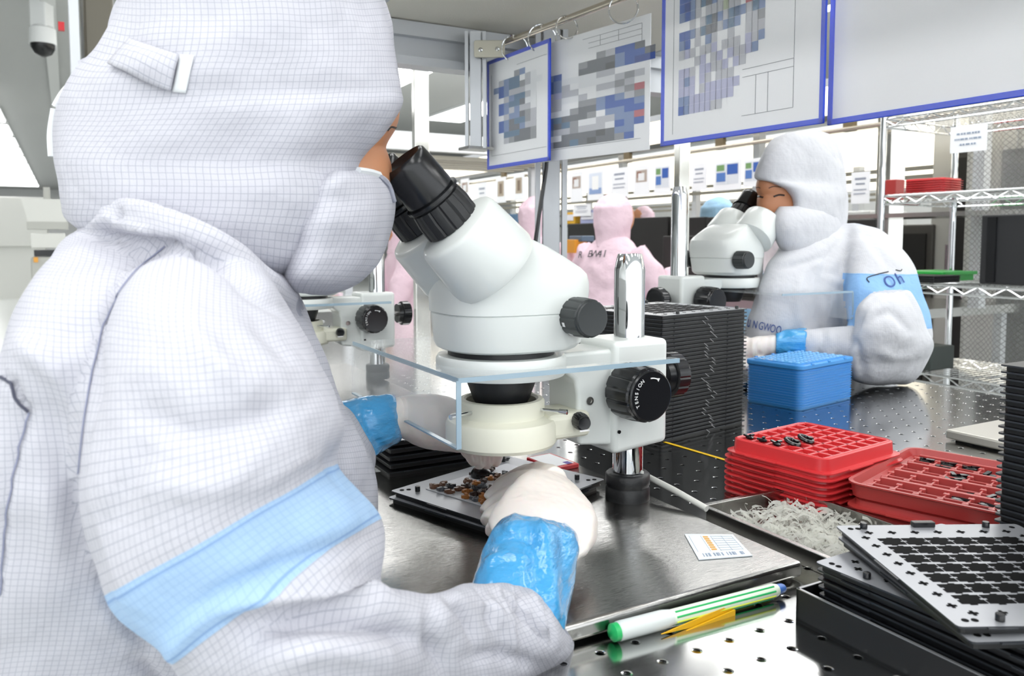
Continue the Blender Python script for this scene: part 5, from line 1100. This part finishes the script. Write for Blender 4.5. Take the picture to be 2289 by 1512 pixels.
fingers = [limb([at(1672, 765+k*11, 1.585), at(1655, 768+k*11, 1.575), at(1638, 778+k*9, 1.565), at(1628, 790+k*7, 1.56)], [.012, .0105, .009, .007]) for k in range(4)]+[limb([at(1700, 800, 1.585), at(1680, 815, 1.57), at(1660, 822, 1.56)], [.012, .0105, .0085])]
me = hand([palm]+fingers, vox=.003, extra=[([(1700, 755), (1695, 780), (1700, 800)], 4, -.004), ([(1682, 758), (1680, 800)], 4, .004), ([(1718, 752), (1716, 795)], 4, -.003)]); put(me, 'glove', GLOVE, p2)

# ------------------------------------------------------------------ people at the other benches
def worker(x, y, D, az, label, cloth, s=1.0, arms=((.10, -.15), (.10, -.15)), skin=False, text=None, cap=None, group=None, name_px=None, band=None):
    """seated worker; (x, y) is the middle of the head in the picture, az the heading"""
    h = at(x, y, D); t = person((h.x, h.y, 0), label, group); f = Vector((math.cos(az), math.sin(az), 0)); r = Vector((f.y, -f.x, 0)); z = Vector((0, 0, 1))
    def W(a, b, c): return h+(f*a+r*b+z*c)*s
    hd = [ball(W(-.01, 0, .0), (.115*s, .112*s, .125*s), 20), limb([W(-.03, 0, .06), W(-.02, 0, -.04), W(-.02, 0, -.13), W(-.02, 0, -.19)], [.102*s, .108*s, .095*s, .11*s], tuple(r))]
    hm = fuse(hd, .012*s, 3); sculpt(hm, amb=.006, scale=14); put(hm, 'hood', cloth, t)
    pc = [limb([W(0, 0, -.12), W(-.02, 0, -.19), W(-.04, 0, -.32), W(-.05, 0, -.50), W(-.03, 0, -.68), W(.05, 0, -.78)], [(.075*s, .075*s), (.17*s, .10*s), (.205*s, .13*s), (.185*s, .13*s), (.19*s, .15*s), (.18*s, .14*s)], tuple(r))]
    for k, (ax_, az_) in zip((1, -1), arms):
        pc.append(limb([W(-.02, k*.15, -.20), W(.02, k*.235, -.32), W(.08, k*.26, -.48), W(.24, k*(.22), -.50+az_*.2), W(.40, k*.14, -.46+az_*.3+ax_*.2)], [.075*s, .073*s, .068*s, .056*s, .042*s], (0, 0, 1)))
    for k in (1, -1): pc.append(limb([W(0, k*.1, -.72), W(.25, k*.13, -.72), W(.44, k*.14, -.74), W(.46, k*.14, -.95), W(.45, k*.14, -1.12)], [.09*s, .085*s, .075*s, .06*s, .055*s], (0, 1, 0)))
    cm = fuse(pc, .014*s, 3); sculpt(cm, amb=.014, scale=7); c = put(cm, 'coverall', cloth, t)
    b = fuse([ball(W(.03, 0, -.01), (.098*s, .085*s, .115*s), 16), limb([W(0, 0, -.05), W(0, 0, -.2), W(-.02, 0, -.45)], [.05*s, .06*s, .09*s])]+[limb([W(.38, k*.15, -.47+a[1]*.3+a[0]*.2), W(.44, k*.13, -.48+a[1]*.3+a[0]*.2), W(.49, k*.11, -.5+a[1]*.3+a[0]*.2)], [.03*s, .035*s, .018*s]) for k, a in zip((1, -1), arms)], .010*s, 2, uv=False); put(b, 'body', SKIN, t)
    if text: 
        bv = bvh(cm)
        for (tx, x0, y0, x1, y1, sz) in text: onskin_text(bv, tx, x0, y0, x1, y1, sz, INK, c, 'printed_letter', .014)
    return t, c
AU, AV = TH, TH+PI/2
w1, c = worker(1374, 482, 3.9, TH+.35, 'person in pink hooded coverall, back turned, with large lettering on the back', PINK, .86, arms=((.3, .25), (.5, .4)), text=[('R BW41', 1302, 572, 1354, 570, .050)])
w2, c = worker(1200, 482, 4.4, TH+.5, 'person in pink coverall half hidden behind the white centre post', PINK, .86)
w3, c = worker(893, 505, 5.1, TH+PI*.95, 'person in pink coverall seen in the gap behind the microscope tubes', PINK, .95)
w4, c = worker(1437, 487, 6.8, TH+PI, 'person in pale pink hood looking over the black screens', PINK, .8)
w5, c = worker(1606, 480, 6.3, TH+.1, 'person in light blue hood behind the black screens, back turned', SKYB, 1.15)
w6, c = worker(1682, 457, 7.4, TH+.4, 'person in pinkish white hood behind the eyepieces of the far microscope', fabric('pale_pink_fabric', 'ece0e6', 'd8cad2', .006, strength=.3), 1.15)
# ================================================================== benches and shelving behind
SCREEN = mat('black_screen', '1d1c1b', .4)
def bench_at(u0, u1, v0, v1, label):
    t = empty('workbench', uv2w((u0+u1)/2, (v0+v1)/2, 0), RZ); tag(t, label, 'workbench'); du, dv = u1-u0, v1-v0
    MB().box((0, 0, TZ-.02), (du, dv, .04)).build('bench_top', STEEL, t)
    for a in (-1, 1):
        for b in (-1, 0, 1): MB().box((a*(du/2-.05), b*(dv/2-.06), (TZ-.04)/2), (.04, .04, TZ-.04)).build('leg', ALU, t)
    return t
bench_at(2.95, 3.95, 2.15, 8.0, 'long second bench with the black screens on it'); bench_at(5.6, 6.6, 1.5, 10, 'third bench far behind the black screens')
# black screens standing on the second bench
def on_u(x, u, z=None):
    """the point on the plane u (parallel to the benches) seen in picture column x"""
    r = (x-CX)/F*math.cos(PITCH)  # small-angle use: ratio x/y for rays at mid height
    D = u/((x-CX)/F*math.cos(TH)+math.sin(TH)); return Vector(((x-CX)/F*D, D, 0))
def screen(x0, x1, u, y_top, label, m=SCREEN, th=.03, grp='black screens on the second bench'):
    a, b = on_u(x0, u), on_u(x1, u); L = (b-a).length; c = (a+b)/2; z1 = at(x0, y_top, a.y).z; h = z1-TZ
    o = MB().box((0, 0, h/2), (th, L, h)).build('screen', m, loc=(c.x, c.y, TZ), rot=(0, 0, RZ), bevel=.004); tag(o, label, 'screen', grp); return o
screen(1120, 1196, 3.2, 500, 'black screen on the second bench left of the white centre post')
screen(1272, 1345, 3.2, 501, 'black screen with shelves showing orange items, right of the white centre post')
screen(1410, 1495, 3.25, 488, 'black screen behind the raised arm of the pink worker')
screen(1500, 1578, 3.25, 488, 'black screen behind the tall chrome post across the bench')
screen(1582, 1690, 3.2, 486, 'black screen behind the microscope across the bench')
screen(1485, 1560, 2.9, 528, 'lower black screen in front, beside the tall chrome post')
screen(1895, 1960, 3.1, 492, 'black screen behind the white hood of the other operator')
def block(x, y, D, s, m, name, label, cat, bev=.004, grp=None, rz=None):
    p = at(x, y, D); o = MB().box((0, 0, 0), s).build(name, m, loc=p, rot=(0, 0, RZ if rz is None else rz), bevel=bev); tag(o, label, cat, grp); return o
def bin_(x, y, D, s, m, label, name='storage_bin', rest=TZ):
    p = at(x, y, D); t = empty(name, (p.x, p.y, p.z-s[2]/2), RZ); tag(t, label, 'bin'); b = MB(); a, c, h = s
    b.box((0, 0, .004), (a, c, .008))
    for k in (-1, 1): b.box((k*a/2, 0, h/2), (.008, c, h)); b.box((0, k*c/2, h/2), (a, .008, h))
    b.build('bin_body', m, t, bevel=.002); MB().box((-a/2-.005, 0, h*.6), (.003, c*.5, h*.35)).build('bin_label', PAPER, t); return t
YB = mat('yellow_bin', 'dba828', .4); LB = mat('lavender_bin', 'aab0d6', .4)
# upper shelf behind the screens with bins
sh = empty('bench_shelf', uv2w(3.5, 4.2, 0), RZ); tag(sh, 'long steel shelf above the second bench carrying small bins', 'shelf'); z_ = at(1290, 500, 3.5/.55).z
zs = at(1285, 503, on_u(1285, 3.5).y).z
MB().box((0, 0, zs-.01), (.30, 6, .02)).build('board', STEEL, sh)
for v in (-2.9, -1, 1, 2.9):
    MB().box((.1, v, (TZ+zs-.02)/2), (.03, .03, zs-.02-TZ)).build('upright', ALU, sh)
def shelf_bin(x, w, h, m, label):
    q = on_u(x, 3.42); t = empty('storage_bin', (q.x, q.y, zs+.0005), RZ); tag(t, label, 'bin', 'bins on the shelf over the second bench'); MB().box((0, 0, h/2), (.16, w, h)).build('bin_body', m, t, bevel=.006); MB().box((-.082, 0, h*.55), (.004, w*.8, h*.5)).build('bin_label', mat('bin_front_'+m.name, 'e2e2ea', .5), t)
shelf_bin(1290, .17, .09, YB, 'yellow bin on the far shelf beside the white centre post'); shelf_bin(1333, .2, .10, LB, 'lavender bin on the far shelf, next to the yellow bin'); shelf_bin(1132, .2, .11, mat('steel_blue_bin', '6f93b8', .4), 'blue bin on the far shelf, left of the white centre post'); shelf_bin(925, .25, .16, mat('slate_bin', '8a97a5', .5), 'slate grey bin on the far shelf behind the microscope tubes')
block(1288, 551, 4.2, (.08, .09, .07), mat('orange_box', 'e39b2a', .4), 'orange_box', 'orange box in the black shelf unit beside the pink worker', 'box')
block(1300, 534, 4.2, (.08, .12, .03), mat('grey_blue_box', '5d7286', .4), 'grey_box', 'grey blue flat box above the orange one in the black unit', 'box')
# canopy of the second bench: lit box, pipe and hanging documents
ZR = at(1475, 350, on_u(1475, 3.35).y).z
cn = empty('light_canopy', uv2w(3.5, 4, 0), RZ); tag(cn, 'long lit canopy over the second bench behind the hanging documents', 'canopy')
LUMW = emis('lit_canopy_panel', 'fff6e2', 1.6)
MB().box((-.05, 0, ZR+.17), (.10, 8, .14)).build('light_front', LUMW, cn); MB().box((.35, 0, ZR+.26), (.9, 8, .04)).build('canopy_top', WHT, cn); MB().box((-.08, 0, ZR+.26), (.05, 8, .035)).build('front_rail', ALU, cn); MB().box((-.08, 0, ZR+.08), (.04, 8, .03)).build('lower_rail', STEEL, cn)
for v in (-3.4, -1.9, -.6, .7, 2, 3.4): MB().box((.02, v, (TZ+ZR+.24)/2), (.05, .05, ZR+.24-TZ)).build('upright', ALU, cn)
for v in (-3, -2.2, -1.3, -.4, .5, 1.4, 2.3): MB().box((-.09, v, ZR+.05), (.03, .06, .10)).build('pipe_bracket', mat('bronze_bracket', '8a7a60', .4, .5), cn)
pa = uv2w(3.33, .2, ZR); pb_ = uv2w(3.33, 7.9, ZR); o = MB().tube([pa, pb_], .011, 10).build('hanging_rod', MATS['nickel_rod'], smooth=True); tag(o, 'long nickel pipe with documents over the second bench', 'rod')
STY = {
 'photo': (('b4a59a', .15, .45, .85, .85), ('8b5a48', .22, .6, .5, .8), ('e9e9ea', .3, .5, .7, .75)),
 'blue': (('dfe3ea', .1, .2, .9, .9), ('7aa06a', .12, .66, .4, .86), ('3f63b0', .5, .52, .88, .86), ('5a7fc0', .12, .3, .45, .6), ('e9edf2', .46, .2, .5, .9)),
 'text': (('9aa0ae', .2, .75, .8, .82), ('9aa0ae', .25, .6, .75, .65), ('b0b4c0', .15, .42, .85, .46), ('b0b4c0', .15, .3, .8, .34)),
 'brown': (('b3a592', .2, .25, .8, .85), ('7d6a58', .38, .35, .62, .75)),
 'face': (('dfe6f2', .1, .2, .9, .9), ('8fa6d0', .12, .2, .88, .4), ('f6f6f6', .3, .35, .7, .8)),
 'plain': (('c6cad6', .1, .8, .9, .84),)}
def doc(x, y, w, h, sty, u, label, grp, tilt=0):
    q = on_u(x, u); z = at(x, y, q.y).z; s = q.y/F; W, H = w*s/ .72, h*s
    t = empty('hanging_document', (q.x, q.y, z), RZ-PI/2+tilt); tag(t, label, 'document', grp)
    MB().box((0, 0, 0), (W, .003, H)).build('sheet', PAPER, t); b = MB()
    for c, a0, b0, a1, b1 in STY[sty]: b.quad((-W/2+a0*W, -.0025-.0005*len(b.f), -H/2+b0*H), (-W/2+a1*W, -.0025-.0005*len(b.f), -H/2+b0*H), (-W/2+a1*W, -.0025-.0005*len(b.f), -H/2+b1*H), (-W/2+a0*W, -.0025-.0005*len(b.f), -H/2+b1*H), 0, lin(c))
    b.build('print', PRINT, t)
G_ = 'documents hanging from the far pipe'
UD = 3.31
for x, y, w, h, st, lb_ in ((1003, 432, 34, 60, 'plain', 'plain sheet at the left end of the far pipe'), (1040, 428, 30, 56, 'photo', 'sheet with faint photo just right of the eyepieces'), (1078, 440, 34, 62, 'text', 'sheet with dark top edge under the small blue edged sleeve'), (1120, 425, 34, 56, 'brown', 'sheet with grey brown figure'), (1160, 418, 34, 58, 'brown', 'sheet with brown figure next to the centre post'), (1288, 418, 34, 66, 'photo', 'sheet with brown photo right of the centre post'), (1330, 414, 44, 66, 'face', 'sheet with pale blue round picture'), (1383, 408, 46, 64, 'text', 'sheet of large grey text above the pink worker'), (1432, 404, 40, 66, 'photo', 'sheet with two small pictures right of the text sheet'), (1478, 400, 40, 64, 'blue', 'sheet with green and blue squares left of the tall chrome post'), (1560, 396, 34, 60, 'text', 'faint text sheet right of the tall chrome post'), (1622, 392, 62, 66, 'blue', 'wide sheet with blue square grid'), (1680, 386, 44, 62, 'blue', 'sheet with green and blue blocks beside the white hood'), (1918, 420, 34, 70, 'text', 'grey label sheet behind the back of the white hood')):
    doc(x, y, w, h, st, UD, lb_+', on the far pipe', G_)
for x, y, w, h, st, lb_ in ((1060, 495, 30, 50, 'text', 'lower text sheet'), (1300, 470, 50, 26, 'text', 'small label strip with dark marks above the yellow bin'), (1355, 462, 34, 32, 'text', 'small label above the lavender bin')):
    doc(x, y, w, h, st, UD+.02, lb_+', below the far pipe', 'small notices below the far pipe')
# more lit canopies and ceilings further back
for k, (u, v0, v1) in enumerate(((5.8, 0, 12), (8.3, -1, 14))):
    t = empty('light_canopy', uv2w(u, (v0+v1)/2, 0), RZ); tag(t, ['lit canopy of the third bench row', 'lit canopy of the farthest bench row'][k], 'canopy'); L = v1-v0
    MB().box((-.45, 0, 1.75), (.1, L, .26)).build('light_front', LUMW, t); MB().box((0, 0, 1.93), (1, L, .05)).build('canopy_top', WHT, t)
    for i in range(7): MB().box((-.42, -L/2+.5+i*(L-1)/6, .9), (.06, .06, 1.75)).build('upright', ALU, t)
    for i in range(2): MB().box((-.52, 0, 1.50+i*.06), (.03, L, .03)).build('rail', mat('dark_rail', '777469', .5, .3), t)
# stainless square columns
def column(x, D, w, label):
    q = at(x, 540, D); o = MB().box((0, 0, CZ/2), (w, w, CZ)).build('steel_column', mat('polished_steel', 'd9d8d2', .14, .9), loc=(q.x, q.y, 0), rot=(0, 0, RZ-.2), bevel=.003); tag(o, label, 'column')
column(942, 3.0, .055, 'stainless column behind the raised eyepieces'); column(1522, 3.4, .05, 'stainless column above the tall chrome post'); column(1986, 3.9, .09, 'stainless column seen through the wire rack')
# left: grey louvre ends of the next canopy seen under the frame
lv = empty('louvre_canopy', uv2w(1.9, 4.6, 0), RZ); tag(lv, 'pale canopy edge with grey louvres behind the hanging post', 'canopy')
q0 = at(1030, 345, 4.2)
MB().box((0, 0, q0.z+.05), (1.2, .05, .09)).build('edge_board', WHT, lv)
for i in range(5): MB().box((0, .05+.12*i, q0.z-.02), (1.2, .05, .02)).build('louvre', mat('louvre_grey', 'a39f92', .5, .3), lv)
for s in (-.55, .55): MB().box((s, .2, q0.z/2), (.04, .04, q0.z)).build('upright', ALU, lv)
lv.location = (q0.x, q0.y, 0); lv.rotation_euler.z = RZ+.0
# ---- chrome wire rack at the right
RF = Vector((1.376, 3.0, 0)); rk = empty('wire_rack', RF, RZ-PI/2); tag(rk, 'chrome wire shelving rack behind the other operator', 'rack')
RL, RD = 1.5, .44; lev = [CAMZ+.45, CAMZ+.168, CAMZ-.152, CAMZ-.47, CAMZ-.80]
# local x along -V (towards the camera side), local y along U
for x in (0, RL):
    for y in (0, RD):
        MB().tube([(x, y, 0), (x, y, CAMZ+.50)], .0125, 12).build('post', CHR, rk, True)
for z in lev:
    b = MB()
    for y in (0, RD):
        b.tube([(0, y, z), (RL, y, z)], .004, 6); b.tube([(0, y, z-.03), (RL, y, z-.03)], .004, 6)
        pts = [(RL*i/32, y, z-.002-(.026 if i % 2 else 0)) for i in range(33)]; b.tube(pts, .0028, 5)
    for x in (0, RL):
        b.tube([(x, 0, z), (x, RD, z)], .004, 6); b.tube([(x, 0, z-.03), (x, RD, z-.03)], .004, 6); b.tube([(x, RD*i/10, z-.002-(.026 if i % 2 else 0)) for i in range(11)], .0028, 5)
    b.build('shelf_frame', CHR, rk, True); b = MB()
    for i in range(1, 60): b.tube([(RL*i/60, 0, z+.004), (RL*i/60, RD, z+.004)], .0016, 5)
    o = b.build('shelf_wires', CHR, rk, True); o['kind'] = 'stuff'
# antistatic curtain with a fine diagonal net, hanging behind the rack
def curtain_mat():
    m = mat('net_curtain', 'dadbd8', .18, 0, Alpha=.3); N, L, b = nodes(m); tc = N.new('ShaderNodeTexCoord'); s = N.new('ShaderNodeSeparateXYZ'); L.new(tc.outputs['Object'], s.inputs[0]); o_ = []
    for sg in (1, -1):
        a = math_n(N, L, 'FRACT', math_n(N, L, 'DIVIDE', math_n(N, L, 'ADD', s.outputs[0], math_n(N, L, 'MULTIPLY', s.outputs[2], sg)), .022)); o_.append(math_n(N, L, 'LESS_THAN', a, .18))
    g = math_n(N, L, 'MAXIMUM', o_[0], o_[1]); L.new(math_n(N, L, 'ADD', math_n(N, L, 'MULTIPLY', g, .38), .28), b.inputs['Alpha'])
    L.new(mix_n(N, L, g, lin('e2e4e2'), lin('8f8f8c')), b.inputs['Base Color']); return m
b = MB(); n = 80; L = 2.4; vs = []; 
for i in range(n+1):
    for z in (.15, CAMZ+.62): vs.append((L*i/n, .012*math.sin(i*.9)+.008*math.sin(i*2.3), z))
b.add(vs, [(2*i, 2*i+2, 2*i+3, 2*i+1) for i in range(n)])
o = b.build('net_curtain', curtain_mat(), smooth=True, rot=(0, 0, RZ-PI/2)); q = RF+U*(RD+.05)+V*-.02; o.location = q; tag(o, 'clear antistatic curtain with a fine diagonal net behind the wire rack', 'curtain')
ch = MB().tube([q+Vector((0, 0, CAMZ+.63)), q-V*2.4+Vector((0, 0, CAMZ+.63))], .012, 8).build('curtain_rod', ALU, smooth=True); tag(ch, 'aluminium rod carrying the net curtain', 'rod')
# things on the rack (x along the rack, y into it)
def rackp(x, y, lv_): return RF-V*x+U*y+Vector((0, 0, lev[lv_]+.006))
def px_rack(px, y):   # distance along the rack for a picture column
    r = (px-CX)/F; o_ = RF+U*y; return (r*o_.y-o_.x)/(-V.x - r*-V.y) if True else 0
pr = red_tray(.15, .16, REDT, .008); tag(pr, 'x', 'tray')
for i in range(7): xr = px_rack(2079, .2); p_ = rackp(xr, .2, 1); dup(pr, (p_.x, p_.y, p_.z+i*.0085), RZ+.1, lab('red tray', 'of the pile on the wire rack')(i, 7), 'red trays on the wire rack')
drop(pr)
def rbx(px, y, lv_, s, m, name, label, cat): 
    p_ = rackp(px_rack(px, y), y, lv_); o = MB().box((0, 0, s[2]/2), s).build(name, m, loc=p_, rot=(0, 0, RZ), bevel=.004); tag(o, label, cat); return o
rbx(1994, .40, 1, (.06, .05, .085), REDD, 'red_box', 'dark red block at the left end of the upper rack shelf', 'box')
gt = empty('green_tray', rackp(px_rack(2098, .25), .25, 2), RZ); tag(gt, 'bright green tray on the middle shelf of the wire rack', 'tray'); GRN = mat('green_plastic', '2fae48', .35)
MB().prism(rrect(.2, .16, .01), 0, .022).build('body', GRN, gt, bevel=.002); MB().prism(rrect(.22, .18, .012), .022, .034).build('rim', GRN, gt, bevel=.002)
for i in range(3):
    p_ = rackp(px_rack(2078, .07), .07, 2); t = black_tray(.16, .14, .008); t.location = (p_.x, p_.y, p_.z+i*.0085); t.rotation_euler.z = RZ; tag(t, ['lowest', 'middle', 'upper'][i]+' of the three black trays in front of the green tray', 'tray', 'black trays on the wire rack')
bk = empty('equipment_case', rackp(px_rack(2318, .22), .22, 2), RZ); tag(bk, 'large black equipment case on the middle rack shelf at the right border', 'case'); MB().box((0, 0, .118), (.26, .24, .236)).build('case_body', mat('dark_grey_plastic', '222326', .5), bk, bevel=.006); MB().box((-.133, .08, .118), (.006, .03, .22)).build('case_edge', BLK, bk)
rbx(2085, .10, 3, (.14, .10, .085), mat('charcoal_bin', '2a3230', .5), 'charcoal_bin', 'charcoal bin behind the elbow on the lower rack shelf', 'bin')
sg = empty('paper_sign', rackp(px_rack(2154, -.01), -.012, 1), RZ-PI/2); sg.location.z = at(2154, 310, sg.location.y).z; tag(sg, 'white paper sign hanging on the top of the wire rack', 'sign')
MB().box((0, 0, 0), (.125, .001, .088)).build('sheet', PAPER, sg)
b = MB()
for r, (z, w_) in enumerate(((.018, .07), (.0, .09), (-.018, .05))):
    x = -w_/2
    while x < w_/2: l_ = .004+.006*((r*7+int(x*900)) % 3)/2; b.box((x, -.0012, z), (l_, .0006, .006)); x += l_+.0025
b.build('printed_lines', mat('grey_print', '93a0b4', .6), sg)
# machines and doors behind the curtain, seen as grey and dark upright shapes
def cabinet(x, D, w, z1, m, label, d=.4, z0=0, name='tall_cabinet'):
    q = at(x, 540, D); t = empty(name, (q.x, q.y, 0), RZ-PI/2); tag(t, label, 'cabinet', 'cabinets behind the net curtain'); MB().box((0, 0, (z0+z1)/2), (w, d, z1-z0)).build('cabinet_body', m, t, bevel=.01); MB().box((0, -d/2-.006, (z0+z1)/2), (w*.8, .012, (z1-z0)*.9)).build('door', mat('door_'+m.name, 'd2d2cd', .3, .4) if m.name != 'dark_cabinet' else SCREEN, t); MB().box((w*.3, -d/2-.02, (z0+z1)/2), (.015, .02, .15)).build('handle', CHR, t)
DC = mat('dark_cabinet', '4a4845', .4); GC = mat('grey_cabinet', 'bdbcb5', .35, .4)
cabinet(2060, 5.2, .42, 1.15, DC, 'dark cabinet behind the middle shelf of the rack'); cabinet(2150, 5.0, .16, 1.9, GC, 'narrow grey cabinet behind the paper sign'); cabinet(2195, 4.7, .12, 1.6, DC, 'narrow dark cabinet behind the paper sign'); cabinet(2262, 4.4, .3, 1.85, GC, 'wide grey cabinet at the right border'); cabinet(1935, 5.6, .35, 1.25, WHT, 'white cabinet between the hood and the rack'); cabinet(2350, 4.0, .3, 1.5, DC, 'dark cabinet just outside the right border')
